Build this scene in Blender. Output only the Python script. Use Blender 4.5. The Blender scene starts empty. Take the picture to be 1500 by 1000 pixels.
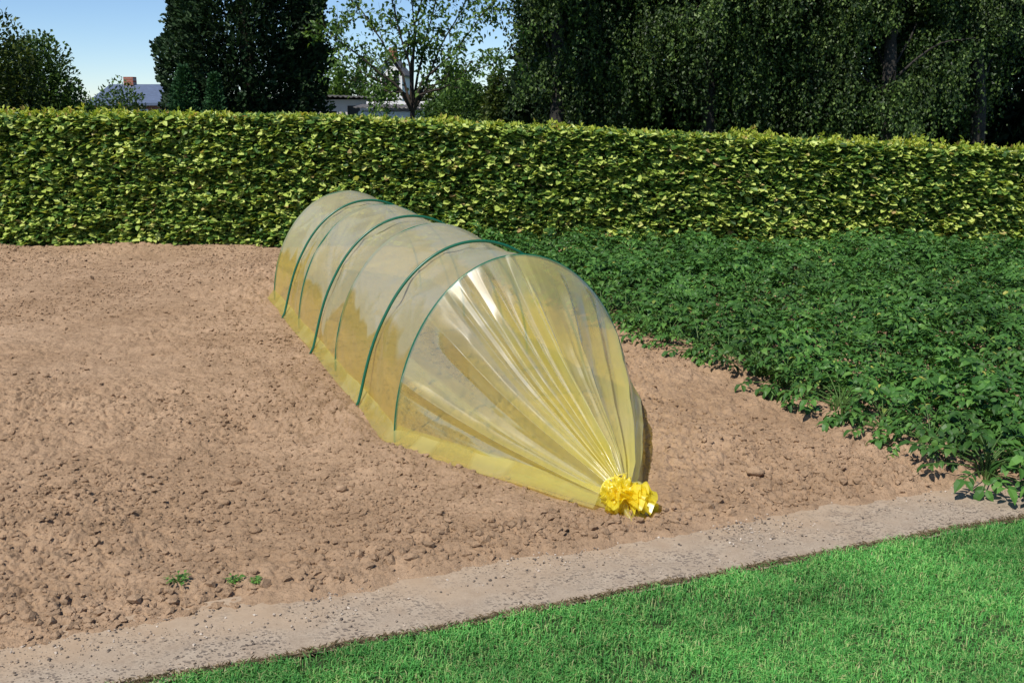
import bpy, math, random
import numpy as np
from mathutils import Vector, Matrix
R = math.radians
rng = np.random.default_rng(7)
random.seed(7)
S = bpy.context.scene
COL = S.collection

# ------------------------------------------------------------------ helpers
def tag(o, label=None, cat=None, group=None, kind=None):
    if label: o['label'] = label
    if cat: o['category'] = cat
    if group: o['group'] = group
    if kind: o['kind'] = kind
    return o

def empty(name, loc, rz=0.0):
    o = bpy.data.objects.new(name, None)
    COL.objects.link(o)
    o.location = loc
    o.rotation_euler = (0, 0, rz)
    o.empty_display_size = 0.1
    return o

def mesh_obj(name, verts, faces, mat, parent=None, smooth=False, local=True):
    """verts (N,3) array; faces (M,k) array or list of such arrays"""
    verts = np.asarray(verts, dtype=np.float32)
    if isinstance(faces, np.ndarray): faces = [faces]
    me = bpy.data.meshes.new(name)
    me.vertices.add(len(verts))
    me.vertices.foreach_set('co', verts.ravel())
    ks = np.concatenate([np.full(len(f), f.shape[1], dtype=np.int32) for f in faces])
    idx = np.concatenate([f.ravel() for f in faces]).astype(np.int32)
    me.loops.add(len(idx))
    me.loops.foreach_set('vertex_index', idx)
    me.polygons.add(len(ks))
    starts = np.concatenate([[0], np.cumsum(ks)[:-1]]).astype(np.int32)
    me.polygons.foreach_set('loop_start', starts)
    me.update(calc_edges=True)
    me.validate()
    me.polygons.foreach_set('use_smooth', np.full(len(me.polygons), smooth, dtype=bool))
    mats = mat if isinstance(mat, (list, tuple)) else [mat]
    for m in mats: me.materials.append(m)
    o = bpy.data.objects.new(name, me)
    COL.objects.link(o)
    if parent is not None:
        o.parent = parent
        if not local:
            o.matrix_parent_inverse = parent.matrix_basis.inverted()
    return o

def grid_faces(n, m, wrap=False):
    i, j = np.meshgrid(np.arange(n - 1), np.arange(m if wrap else m - 1), indexing='ij')
    j2 = (j + 1) % m
    return np.stack([i * m + j, i * m + j2, (i + 1) * m + j2, (i + 1) * m + j], -1).reshape(-1, 4)

_lat = rng.random((8, 256, 256))
def vnoise(x, y, k=0):
    L = _lat[k % 8]
    xi = np.floor(x).astype(int); yi = np.floor(y).astype(int)
    fx = x - xi; fy = y - yi
    fx = fx * fx * (3 - 2 * fx); fy = fy * fy * (3 - 2 * fy)
    a = L[xi % 256, yi % 256]; b = L[(xi + 1) % 256, yi % 256]
    c = L[xi % 256, (yi + 1) % 256]; d = L[(xi + 1) % 256, (yi + 1) % 256]
    return (a * (1 - fx) + b * fx) * (1 - fy) + (c * (1 - fx) + d * fx) * fy - 0.5
def fbm(x, y, o=4, k=0):
    s = 0; a = 1.0; f = 1.0
    for i in range(o):
        s = s + a * vnoise(x * f + 17 * i, y * f + 31 * i, k + i); a *= 0.5; f *= 2.03
    return s

def tube(path, radii, seg=8, cap=True):
    path = np.asarray(path, float); n = len(path)
    radii = np.broadcast_to(radii, (n,))
    T = np.gradient(path, axis=0); T /= np.linalg.norm(T, axis=1)[:, None] + 1e-9
    up = np.array([0.0, 0.0, 1.0]) if abs(T[0][2]) < 0.9 else np.array([1.0, 0, 0])
    N = np.cross(T[0], up); N /= np.linalg.norm(N)
    vs = []
    for i in range(n):
        N = N - T[i] * np.dot(N, T[i]); N /= np.linalg.norm(N) + 1e-9
        B = np.cross(T[i], N)
        a = np.arange(seg) * 2 * math.pi / seg
        vs.append(path[i] + radii[i] * (np.cos(a)[:, None] * N + np.sin(a)[:, None] * B))
    V = np.concatenate(vs)
    F = [grid_faces(n, seg, wrap=True)]
    if cap:
        F.append(np.array([list(range(seg))[::-1], [(n - 1) * seg + k for k in range(seg)]]))
    return V, F

class Bag:
    def __init__(s): s.v = []; s.f = {}; s.n = 0
    def add(s, V, F):
        if isinstance(F, np.ndarray): F = [F]
        for f in F: s.f.setdefault(f.shape[1], []).append(f + s.n)
        s.v.append(np.asarray(V, float)); s.n += len(V)
    def build(s, name, mat, parent=None, smooth=False, local=True):
        return mesh_obj(name, np.concatenate(s.v), [np.concatenate(s.f[k]) for k in s.f], mat, parent, smooth, local)

def norm(a): return a / (np.linalg.norm(a, axis=-1, keepdims=True) + 1e-9)

SIMPLE = (np.array([[0, 0, 0], [.45, .5, .14], [1, 0, -.05], [.45, -.5, .14]]), np.array([[0, 2, 1], [0, 3, 2]]))
OVAL = (np.array([[0, 0, 0], [.3, .46, .06], [.72, .38, .04], [1, 0, -.06], [.72, -.38, .04], [.3, -.46, .06]]), np.array([[0, 5, 4, 3], [0, 3, 2, 1]]))
OVATE = (np.array([[0, 0, 0], [.28, .42, .10], [.33, 0, .03], [.28, -.42, .10], [.66, .36, .06], [.66, 0, .0], [.66, -.36, .06], [1, 0, -.14]]),
         [np.array([[0, 2, 1], [0, 3, 2], [4, 5, 7], [5, 6, 7]]), np.array([[1, 2, 5, 4], [2, 3, 6, 5]])])
def leaves(pos, ax, nr, L, W, tpl=SIMPLE, curl=0.0):
    """N leaves; ax = growing direction, nr = rough normal"""
    tv, tf = tpl
    N = len(pos); L = np.broadcast_to(L, (N,)); W = np.broadcast_to(W, (N,))
    ax = norm(ax); side = norm(np.cross(nr, ax)); nn = np.cross(ax, side)
    u = tv[:, 0]; 
    h = tv[:, 2] - curl * u * u
    P = (pos[:, None, :] + ax[:, None, :] * (u[None, :, None] * L[:, None, None])
         + side[:, None, :] * (tv[None, :, 1, None] * W[:, None, None]) + nn[:, None, :] * (h[None, :, None] * L[:, None, None]))
    k = len(tv)
    off = (np.arange(N) * k)[:, None, None]
    if isinstance(tf, np.ndarray): tf = [tf]
    return P.reshape(-1, 3), [(f[None] + off).reshape(-1, f.shape[1]) for f in tf]

def rdir(n): return norm(rng.normal(size=(n, 3)))

# ------------------------------------------------------------------ materials
def mat(name):
    m = bpy.data.materials.new(name); m.use_nodes = True
    nt = m.node_tree; nt.nodes.clear()
    out = nt.nodes.new('ShaderNodeOutputMaterial')
    return m, nt, out
def N(nt, t, **kw):
    n = nt.nodes.new(t)
    for k, v in kw.items():
        if k.startswith('_'): setattr(n, k[1:], v)
        else: n.inputs[k.replace('__', ' ')].default_value = v
    return n
def ramp(nt, stops, src=None, interp='LINEAR'):
    r = nt.nodes.new('ShaderNodeValToRGB'); r.color_ramp.interpolation = interp
    el = r.color_ramp.elements
    while len(el) < len(stops): el.new(0.5)
    for e, (p, c) in zip(el, stops):
        e.position = p; e.color = (c, c, c, 1) if isinstance(c, (int, float)) else (*c, 1)
    if src: nt.links.new(src, r.inputs[0])
    return r
def noise(nt, scale, detail=4, rough=.55, vec=None, dist=0):
    n = nt.nodes.new('ShaderNodeTexNoise')
    n.inputs['Scale'].default_value = scale; n.inputs['Detail'].default_value = detail
    n.inputs['Roughness'].default_value = rough; n.inputs['Distortion'].default_value = dist
    if vec: nt.links.new(vec, n.inputs['Vector'])
    return n
def geo_pos(nt): return nt.nodes.new('ShaderNodeNewGeometry').outputs['Position']
def mixc(nt, fac, a, b, mode='MIX'):
    m = nt.nodes.new('ShaderNodeMix'); m.data_type = 'RGBA'; m.blend_type = mode
    for s, v in ((m.inputs[0], fac), (m.inputs[6], a), (m.inputs[7], b)):
        if hasattr(v, 'node') : nt.links.new(v, s)
        else: s.default_value = v if isinstance(v, (int, float)) else (*v, 1)
    return m.outputs[2]
def math_(nt, op, a, b=0.0, clamp=False):
    m = nt.nodes.new('ShaderNodeMath'); m.operation = op; m.use_clamp = clamp
    for s, v in ((m.inputs[0], a), (m.inputs[1], b)):
        if hasattr(v, 'node'): nt.links.new(v, s)
        else: s.default_value = v
    return m.outputs[0]

def leaf_mat(name, stops, trans=.35, rough=.45, spec=.4, patch=None):
    m, nt, out = mat(name)
    g = nt.nodes.new('ShaderNodeNewGeometry')
    c = ramp(nt, stops, g.outputs['Random Per Island']).outputs[0]
    if patch:
        nz = noise(nt, patch, 2, .5, g.outputs['Position'])
        mul = ramp(nt, [(.3, .6), (.7, 1.3)], nz.outputs[0])
        c = mixc(nt, 1.0, c, mul.outputs[0], 'MULTIPLY')
    p = N(nt, 'ShaderNodeBsdfPrincipled', Roughness=rough)
    p.inputs['Specular IOR Level'].default_value = spec
    nt.links.new(c, p.inputs['Base Color'])
    t = nt.nodes.new('ShaderNodeBsdfTranslucent')
    warm = mixc(nt, 1.0, c, (1.25, 1.15, .55), 'MULTIPLY')
    nt.links.new(warm, t.inputs[0])
    mx = nt.nodes.new('ShaderNodeMixShader'); mx.inputs[0].default_value = trans
    nt.links.new(p.outputs[0], mx.inputs[1]); nt.links.new(t.outputs[0], mx.inputs[2])
    nt.links.new(mx.outputs[0], out.inputs[0])
    return m

def simple_mat(name, col, rough=.7, bump=0, bscale=40, var=.25, vscale=6, spec=.3):
    m, nt, out = mat(name)
    P = geo_pos(nt)
    nz = noise(nt, vscale, 5, .6, P)
    r = ramp(nt, [(.25, tuple(c * (1 - var) for c in col)), (.75, tuple(min(1, c * (1 + var)) for c in col))], nz.outputs[0])
    p = N(nt, 'ShaderNodeBsdfPrincipled', Roughness=rough)
    p.inputs['Specular IOR Level'].default_value = spec
    nt.links.new(r.outputs[0], p.inputs['Base Color'])
    if bump:
        b = N(nt, 'ShaderNodeBump', Strength=bump, Distance=.02)
        nb = noise(nt, bscale, 6, .65, P)
        nt.links.new(nb.outputs[0], b.inputs['Height']); nt.links.new(b.outputs[0], p.inputs['Normal'])
    nt.links.new(p.outputs[0], out.inputs[0])
    return m

def soil_mat(name, mul=1.0):
    m, nt, out = mat(name)
    P = geo_pos(nt)
    a = noise(nt, 1.3, 5, .6, P); b = noise(nt, 60, 6, .7, P); c = noise(nt, 9, 4, .6, P)
    base = ramp(nt, [(.3, (.325 * mul, .214 * mul, .130 * mul)), (.7, (.425 * mul, .292 * mul, .188 * mul))], a.outputs[0]).outputs[0]
    grain = ramp(nt, [(.28, (.58, .55, .52)), (.46, (1, 1, 1)), (.75, (1.16, 1.15, 1.12))], b.outputs[0]).outputs[0]
    base = mixc(nt, 1.0, base, grain, 'MULTIPLY')
    pt = ramp(nt, [(.35, (.86, .85, .84)), (.65, (1.08, 1.08, 1.08))], c.outputs[0]).outputs[0]
    base = mixc(nt, 1.0, base, pt, 'MULTIPLY')
    p = N(nt, 'ShaderNodeBsdfPrincipled', Roughness=.95)
    p.inputs['Specular IOR Level'].default_value = .1
    nt.links.new(base, p.inputs['Base Color'])
    bm = N(nt, 'ShaderNodeBump', Strength=1.0, Distance=.009)
    nb = noise(nt, 120, 5, .7, P)
    nt.links.new(nb.outputs[0], bm.inputs['Height']); nt.links.new(bm.outputs[0], p.inputs['Normal'])
    nt.links.new(p.outputs[0], out.inputs[0])
    return m

M = {}
M['soil'] = soil_mat('dry_soil')
M['clod'] = soil_mat('soil_crumbs', .97)
M['ground'] = simple_mat('rough_grass_ground', (.05, .075, .025), .95, .6, 20, .4, 1.5)
M['lawn'] = simple_mat('lawn_earth', (.035, .06, .018), .95, .6, 60, .4, 8)
M['grass'] = leaf_mat('grass_blades', [(0, (.065, .26, .06)), (.4, (.12, .42, .09)), (.75, (.23, .55, .14)), (.93, (.40, .58, .20)), (1, (.55, .48, .26))], .32, .55, .25, patch=1.7)
M['thatch'] = leaf_mat('dry_grass', [(0, (.18, .13, .08)), (1, (.36, .28, .17))], .2, .8, .1)
M['hedge'] = leaf_mat('hedge_leaves', [(0, (.034, .085, .018)), (.26, (.065, .15, .026)), (.44, (.18, .29, .05)), (.64, (.42, .53, .10)), (.97, (.62, .69, .20)), (1, (.46, .30, .14))], .30, .45, .4)
M['hedge_top'] = leaf_mat('hedge_shoots', [(0, (.18, .28, .03)), (.5, (.42, .50, .06)), (.88, (.56, .58, .10)), (1, (.42, .26, .10))], .38, .45, .35)
M['potato'] = leaf_mat('potato_leaves', [(0, (.035, .10, .020)), (.5, (.058, .155, .028)), (.85, (.09, .21, .038)), (.985, (.13, .26, .05)), (1, (.42, .38, .08))], .25, .48, .3, patch=3)
M['potato_low'] = leaf_mat('potato_lower_leaves', [(0, (.022, .085, .035)), (1, (.045, .14, .055))], .18, .33, .5)
M['stem'] = simple_mat('green_stem', (.07, .13, .03), .6)
M['conifer'] = leaf_mat('conifer_sprays', [(0, (.010, .024, .009)), (.6, (.019, .046, .015)), (1, (.045, .085, .028))], .12, .6, .25, patch=2.5)
M['conifer2'] = leaf_mat('young_conifer_sprays', [(0, (.015, .05, .018)), (1, (.04, .11, .035))], .15, .6, .25)
M['birch'] = leaf_mat('birch_leaves', [(0, (.015, .035, .009)), (.55, (.038, .078, .016)), (.9, (.11, .18, .035)), (1, (.19, .27, .08))], .28, .5, .35, patch=1.2)
M['dark'] = leaf_mat('near_black_leaves', [(0, (.005, .013, .005)), (1, (.012, .028, .009))], .1, .6, .2)  # near-black imitates deep shade behind the birches; also fills the hedge core
M['cherry'] = leaf_mat('open_tree_leaves', [(0, (.045, .095, .018)), (.6, (.085, .17, .028)), (1, (.17, .27, .05))], .4, .45, .35)
M['shrub'] = leaf_mat('shrub_leaves', [(0, (.03, .065, .014)), (.6, (.06, .12, .024)), (1, (.11, .19, .035))], .3, .5, .3, patch=2)
M['shrub2'] = leaf_mat('olive_shrub_leaves', [(0, (.03, .055, .012)), (.6, (.065, .105, .02)), (1, (.13, .16, .035))], .3, .45, .3, patch=2)
M['weed'] = leaf_mat('weed_leaves', [(0, (.05, .15, .03)), (1, (.16, .32, .06))], .3, .5, .3)
M['bark'] = simple_mat('dark_bark', (.055, .042, .032), .9, .8, 60, .4, 12)
M['birchbark'] = simple_mat('dark_grey_bark', (.04, .036, .03), .9, .8, 40, .5, 9)
M['twig'] = simple_mat('hedge_twigs', (.05, .035, .022), .9)
M['render_wall'] = simple_mat('weathered_render', (.52, .46, .43), .9, .4, 30, .12, 3)
M['white'] = simple_mat('white_paint', (.80, .79, .77), .8, .1, 20, .05, 2)
M['greyroof'] = simple_mat('grey_corrugated_roof', (.13, .12, .115), .8, .3, 20, .3, 5)
M['slate'] = simple_mat('blue_slate', (.10, .13, .20), .6, .3, 20, .2, 4)
M['darkvoid'] = simple_mat('dark_window', (.02, .02, .02), .3)
def brick_mat():
    m, nt, out = mat('red_brick')
    tc = nt.nodes.new('ShaderNodeTexCoord')
    mp = nt.nodes.new('ShaderNodeMapping'); mp.inputs['Rotation'].default_value = (R(90), 0, 0)
    nt.links.new(tc.outputs['Object'], mp.inputs[0])
    b = nt.nodes.new('ShaderNodeTexBrick')
    b.inputs['Color1'].default_value = (.33, .10, .06, 1); b.inputs['Color2'].default_value = (.26, .085, .05, 1)
    b.inputs['Mortar'].default_value = (.35, .30, .26, 1); b.inputs['Scale'].default_value = 2.2; b.inputs['Mortar Size'].default_value = .012
    nt.links.new(mp.outputs[0], b.inputs['Vector'])
    p = N(nt, 'ShaderNodeBsdfPrincipled', Roughness=.9)
    nt.links.new(b.outputs[0], p.inputs[0]); nt.links.new(p.outputs[0], out.inputs[0])
    return m
M['brick'] = brick_mat()

def path_mat():
    m, nt, out = mat('dusty_concrete')
    P = geo_pos(nt)
    # coordinate across the strip
    dot = nt.nodes.new('ShaderNodeVectorMath'); dot.operation = 'DOT_PRODUCT'
    nt.links.new(P, dot.inputs[0]); dot.inputs[1].default_value = (-.36, .933, 0)
    b = dot.outputs['Value']
    n1 = noise(nt, 3.2, 5, .6, P)
    e = math_(nt, 'ADD', b, math_(nt, 'MULTIPLY', math_(nt, 'SUBTRACT', n1.outputs[0], .5), .55))
    dust = nt.nodes.new('ShaderNodeMapRange'); dust.inputs[1].default_value = 2.72; dust.inputs[2].default_value = 2.96
    nt.links.new(e, dust.inputs[0])
    d = dust.outputs[0]
    n2 = noise(nt, 12, 6, .7, P); n3 = noise(nt, 150, 4, .7, P)
    conc = ramp(nt, [(.3, (.345, .272, .205)), (.7, (.465, .385, .298))], n2.outputs[0]).outputs[0]
    grain = ramp(nt, [(.3, .8), (.7, 1.15)], n3.outputs[0]).outputs[0]
    conc = mixc(nt, 1.0, conc, grain, 'MULTIPLY')
    sand = ramp(nt, [(.3, (.34, .245, .162)), (.7, (.42, .318, .22))], n2.outputs[0]).outputs[0]
    # pits and dark aggregate, stretched along the strip
    mp = nt.nodes.new('ShaderNodeMapping'); mp.inputs['Rotation'].default_value = (0, 0, -.368)
    mp.inputs['Scale'].default_value = (.74, 1.2, 1)
    nt.links.new(P, mp.inputs[0])
    wob = noise(nt, 40, 2, .5, P)
    vadd = nt.nodes.new('ShaderNodeVectorMath'); vadd.operation = 'ADD'
    sc = nt.nodes.new('ShaderNodeVectorMath'); sc.operation = 'SCALE'; sc.inputs['Scale'].default_value = .012
    nt.links.new(wob.outputs['Color'], sc.inputs[0])
    nt.links.new(mp.outputs[0], vadd.inputs[0]); nt.links.new(sc.outputs[0], vadd.inputs[1])
    pits = None
    for scl, thr in ((70, .17), (125, .17)):
        v = nt.nodes.new('ShaderNodeTexVoronoi'); v.inputs['Scale'].default_value = scl; v.voronoi_dimensions = '2D'
        nt.links.new(vadd.outputs[0], v.inputs['Vector'])
        # cell size varies by its random colour; many cells have no pit
        sepc = nt.nodes.new('ShaderNodeSeparateColor'); nt.links.new(v.outputs['Color'], sepc.inputs[0])
        size = math_(nt, 'MULTIPLY', math_(nt, 'SUBTRACT', sepc.outputs[0], .52, True), thr * 5.6)
        k = math_(nt, 'LESS_THAN', v.outputs['Distance'], size)
        pits = k if pits is None else math_(nt, 'MAXIMUM', pits, k)
    clus = ramp(nt, [(.40, 0.0), (.54, 1.0)], noise(nt, 6, 3, .6, P).outputs[0]).outputs[0]
    pits = math_(nt, 'MULTIPLY', pits, clus)
    conc = mixc(nt, 1.0, conc, (.86, .85, .83), 'MULTIPLY')
    pitm = math_(nt, 'MULTIPLY', pits, math_(nt, 'SUBTRACT', 1.0, math_(nt, 'MULTIPLY', d, .85)), True)
    col = mixc(nt, d, conc, sand)
    col = mixc(nt, math_(nt, 'MULTIPLY', pitm, .72), col, (.085, .068, .06))
    p = N(nt, 'ShaderNodeBsdfPrincipled', Roughness=.92)
    p.inputs['Specular IOR Level'].default_value = .15
    nt.links.new(col, p.inputs[0])
    h = math_(nt, 'SUBTRACT', math_(nt, 'MULTIPLY', n3.outputs[0], .3), pitm)
    bm = N(nt, 'ShaderNodeBump', Strength=.8, Distance=.004)
    nt.links.new(h, bm.inputs['Height']); nt.links.new(bm.outputs[0], p.inputs['Normal'])
    nt.links.new(p.outputs[0], out.inputs[0])
    return m
M['path'] = path_mat()

def film_mat(name, tint, lo, hi, haze_lo, haze_hi, z0=0.0, z1=.8, gl=1.0, rough=.10, bumpy=.3, cone=False):
    """thin tinted polythene with condensation and grey sky sheen put into its colour; lo / hi = scattering colour where golden / where paler"""
    m, nt, out = mat(name)
    g = nt.nodes.new('ShaderNodeNewGeometry'); P = g.outputs['Position']
    uv = nt.nodes.new('ShaderNodeUVMap')
    sep = nt.nodes.new('ShaderNodeSeparateXYZ'); nt.links.new(P, sep.inputs[0])
    tr = N(nt, 'ShaderNodeBsdfTransparent', Color=(*tint, 1))
    mr = nt.nodes.new('ShaderNodeMapRange')
    mr.inputs[1].default_value = z0; mr.inputs[2].default_value = z1
    if cone:
        mp = nt.nodes.new('ShaderNodeMapping'); mp.inputs['Scale'].default_value = (11, .7, 1)
        nt.links.new(uv.outputs[0], mp.inputs[0])
        st = noise(nt, 1.0, 3, .6, mp.outputs[0], dist=.3)
        su = nt.nodes.new('ShaderNodeSeparateXYZ'); nt.links.new(uv.outputs[0], su.inputs[0])
        v2 = math_(nt, 'MULTIPLY', math_(nt, 'POWER', su.outputs[1], 2.2), .26)
        k = math_(nt, 'ADD', ramp(nt, [(.40, 0.0), (.47, .30), (.55, .30), (.60, 1.0)], st.outputs[0]).outputs[0], 0.0)
        fold = k
        nzb = noise(nt, 3.0, 3, .5, P)
        hz = math_(nt, 'ADD', math_(nt, 'ADD', haze_lo, math_(nt, 'MULTIPLY', k, haze_hi - haze_lo)), v2, True)
        colf = math_(nt, 'SUBTRACT', ramp(nt, [(.35, 1.0), (.65, .1)], nzb.outputs[0]).outputs[0], math_(nt, 'MULTIPLY', v2, 2.2), True)
    else:
        nz = noise(nt, 2.4, 1.2, .4, P, dist=1.1)
        zz = math_(nt, 'ADD', sep.outputs[2], math_(nt, 'MULTIPLY', math_(nt, 'SUBTRACT', nz.outputs[0], .5), .8))
        nt.links.new(zz, mr.inputs[0])
        hm = ramp(nt, [(.44, 0.0), (.50, 1.0)], mr.outputs[0]).outputs[0]  # mist mask; the greyer tone higher up also imitates reflected sky
        hz = math_(nt, 'ADD', haze_lo, math_(nt, 'MULTIPLY', hm, haze_hi - haze_lo))
        colf = hm
    sc = mixc(nt, colf, lo, hi)
    df = nt.nodes.new('ShaderNodeBsdfDiffuse'); tl = nt.nodes.new('ShaderNodeBsdfTranslucent')
    nt.links.new(sc, df.inputs[0]); nt.links.new(sc, tl.inputs[0])
    s = nt.nodes.new('ShaderNodeMixShader'); s.inputs[0].default_value = .5
    nt.links.new(df.outputs[0], s.inputs[1]); nt.links.new(tl.outputs[0], s.inputs[2])
    mx = nt.nodes.new('ShaderNodeMixShader')
    nt.links.new(hz, mx.inputs[0]); nt.links.new(tr.outputs[0], mx.inputs[1]); nt.links.new(s.outputs[0], mx.inputs[2])
    gls = N(nt, 'ShaderNodeBsdfGlossy', Roughness=rough, Color=(1, 1, 1, 1))
    fr = N(nt, 'ShaderNodeLayerWeight', Blend=.5)
    bm = N(nt, 'ShaderNodeBump', Strength=bumpy, Distance=.01)
    if cone:
        mp2 = nt.nodes.new('ShaderNodeMapping'); mp2.inputs['Scale'].default_value = (24, 1.6, 1)
        nt.links.new(uv.outputs[0], mp2.inputs[0])
        nb = noise(nt, 1.0, 2, .5, mp2.outputs[0], dist=.25)
    else:
        nb = noise(nt, 7, 3, .55, P, dist=.8)
    nt.links.new(nb.outputs[0], bm.inputs['Height'])
    for q in (gls, fr): nt.links.new(bm.outputs[0], q.inputs['Normal'])
    if cone:   # some folds are pulled taut and glossy, others are slack and satiny
        rr = ramp(nt, [(.42, rough * .65), (.50, rough), (.62, rough * 1.5)], st.outputs[0]).outputs[0]
        nt.links.new(rr, gls.inputs['Roughness'])
    gl2 = N(nt, 'ShaderNodeBsdfGlossy', Roughness=min(.47, rough * 2.2), Color=(1, 1, 1, 1)); nt.links.new(bm.outputs[0], gl2.inputs['Normal'])
    gm = nt.nodes.new('ShaderNodeMixShader'); gm.inputs[0].default_value = .33
    nt.links.new(gls.outputs[0], gm.inputs[1]); nt.links.new(gl2.outputs[0], gm.inputs[2])
    mg = nt.nodes.new('ShaderNodeMixShader')
    fz = math_(nt, 'ADD', math_(nt, 'MULTIPLY', math_(nt, 'POWER', fr.outputs['Facing'], 4.0), .32), .08)
    nt.links.new(math_(nt, 'MULTIPLY', fz, gl, True), mg.inputs[0])
    nt.links.new(mx.outputs[0], mg.inputs[1]); nt.links.new(gm.outputs[0], mg.inputs[2])
    nt.links.new(mg.outputs[0], out.inputs[0])
    return m
M['film'] = film_mat('yellow_film', (.975, .93, .54), (.95, .76, .15), (.86, .82, .50), .34, .52, 0.0, .8, 1.5, .20, .3)
M['film_front'] = film_mat('yellow_film_pleats', (.98, .95, .50), (.99, .91, .20), (.95, .92, .44), .20, .36, 0, 1, 2.3, .19, .45, cone=True)
M['film_fold'] = film_mat('yellow_film_folded', (.97, .93, .40), (.97, .89, .24), (.97, .91, .32), .25, .36, -.3, .5, 1.2, .2, .7)
M['film_knot'] = film_mat('yellow_film_bunched', (.99, .84, .05), (1.0, .82, .015), (1.0, .88, .06), .52, .70, -.1, .3, .6, .34, .5)
def plastic(name, col, rough=.35):
    m, nt, out = mat(name)
    p = N(nt, 'ShaderNodeBsdfPrincipled', Roughness=rough); p.inputs[0].default_value = (*col, 1)
    nb = noise(nt, 30, 3, .6, geo_pos(nt)); 
    c = mixc(nt, nb.outputs[0], tuple(x * .8 for x in col), tuple(min(1, x * 1.2) for x in col)); nt.links.new(c, p.inputs[0])
    nt.links.new(p.outputs[0], out.inputs[0]); return m
M['hoop'] = plastic('green_hoop', (.006, .105, .055), .35)
M['tie'] = plastic('yellow_tie', (.80, .66, .10), .3)

# ------------------------------------------------------------------ camera-aligned layout, tunnel frame (a, b)
UA = np.array([.933, .36]); VB = np.array([-.36, .933])
def AB(a, b, z=0.0):
    a = np.asarray(a, float); b = np.asarray(b, float)
    x = a * UA[0] + b * VB[0]; y = a * UA[1] + b * VB[1]
    return np.stack([x, y, np.broadcast_to(z, x.shape)], -1)
def toAB(x, y): return x * UA[0] + y * UA[1], x * VB[0] + y * VB[1]
ROT = math.atan2(UA[1], UA[0])
H_CAM = 1.5; PITCH = math.atan(352 / 1500)
cam_d = bpy.data.cameras.new('camera'); cam = bpy.data.objects.new('camera', cam_d); COL.objects.link(cam)
cam.location = (0, 0, H_CAM); cam.rotation_euler = (R(90) - PITCH, 0, 0)
cam_d.lens = 36; cam_d.sensor_width = 36; cam_d.sensor_fit = 'HORIZONTAL'
cam_d.clip_start = .05; cam_d.clip_end = 3000
S.camera = cam

# ------------------------------------------------------------------ ground
def ground():
    xs = np.concatenate([[-1500, -400, -120], np.linspace(-60, 60, 49), [120, 400, 1500]])
    ys = np.concatenate([[-300, -60], np.linspace(-12, 80, 47), [120, 400, 1800]])
    X, Y = np.meshgrid(xs, ys, indexing='xy')
    Z = -.10 - np.clip((Y - 13) / 14, 0, 1) ** 1 * 1.0 + .03 * fbm(X * .3, Y * .3, 3)
    V = np.stack([X, Y, Z], -1).reshape(-1, 3)
    o = mesh_obj('ground', V, grid_faces(len(ys), len(xs)), M['ground'], smooth=True)
    tag(o, kind='structure')
ground()

# boundary between soil and path in b
def soil_edge(a): return 2.925 + .035 * vnoise(a * 1.7, a * 0 + 3.3, 2) * 2 + .018 * vnoise(a * 9, a * 0 + 1.3, 4) * 2 + .012 * vnoise(a * 38, a * 0 + 5.3, 5) * 2
def hem_zone(a, b):
    half = np.interp(b, [3.2, 4.27, 8.0], [.06, .60, .60])
    return np.exp(-((np.abs(a - 1.675) - half) / .085) ** 2) * ((b > 3.12) & (b < 8.1))
def soil_base(x, y):
    a, b = toAB(x, y)
    z = .030 * fbm(x * .9, y * .9, 3, 1) + .018 * fbm(x * 3.2, y * 3.2, 2, 3)
    bed = np.exp(-((a - 1.675) / .62) ** 4) * ((b > 3.0) & (b < 8.6))
    hemz = hem_zone(a, b)
    z = z * (1 - .6 * bed) * (1 - .6 * hemz) - .008 * hemz
    return z
def hedge_y(x):      # y of the hedge's front face at the foot
    return 10.78 - .035 * (x + 3.5)
def soil_z(X, Y):
    a, b = toAB(X, Y)
    Z = soil_base(X, Y)
    patch = np.clip(.62 + 1.7 * fbm(X * .6, Y * .6, 3, 5), .34, 1.3)
    edge_rough = 1 + .7 * np.exp(-((b - 3.13) / .16) ** 2)
    def billow(f, k): return np.abs(fbm(X * f, Y * f + 7.7, 2, k))
    # crumbs: rounded tops with sharp dark gaps between them
    patch = patch * (1 - .75 * hem_zone(a, b))
    Z = Z + patch * edge_rough * (.068 * np.minimum(billow(7, 2), .34) + .062 * np.minimum(billow(19, 6), .28) + .040 * np.minimum(billow(43, 3), .26))
    Z = Z + .011 * np.minimum(np.abs(fbm(X * 95, Y * 95, 1, 1)), .3) * (.5 + patch)
    e = soil_edge(a)
    w = np.clip((b - e) / .14, 0, 1); w = w * w * (3 - 2 * w)
    Z = Z * (.20 + .80 * w) + .010 * np.clip((b - e) / .05, -1, 1)
    Z = Z - .05 * np.clip((e - b) / .06, 0, 1)
    return np.where(b < e - .06, -.06, Z)
def soil():
    ys = [2.2]
    while ys[-1] < 11.4: ys.append(ys[-1] + max(.0052, ys[-1] ** 2 * .0003))
    ys = np.array(ys); nx = 1300
    t = np.linspace(-1, 1, nx)
    Yg, T = np.meshgrid(ys, t, indexing='ij')
    X = T * (Yg * .56 + .8); Y = Yg
    V = np.stack([X, Y, soil_z(X, Y)], -1).reshape(-1, 3)
    tag(mesh_obj('soil', V, grid_faces(len(ys), nx), M['soil'], smooth=True), kind='structure')
soil()

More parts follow.
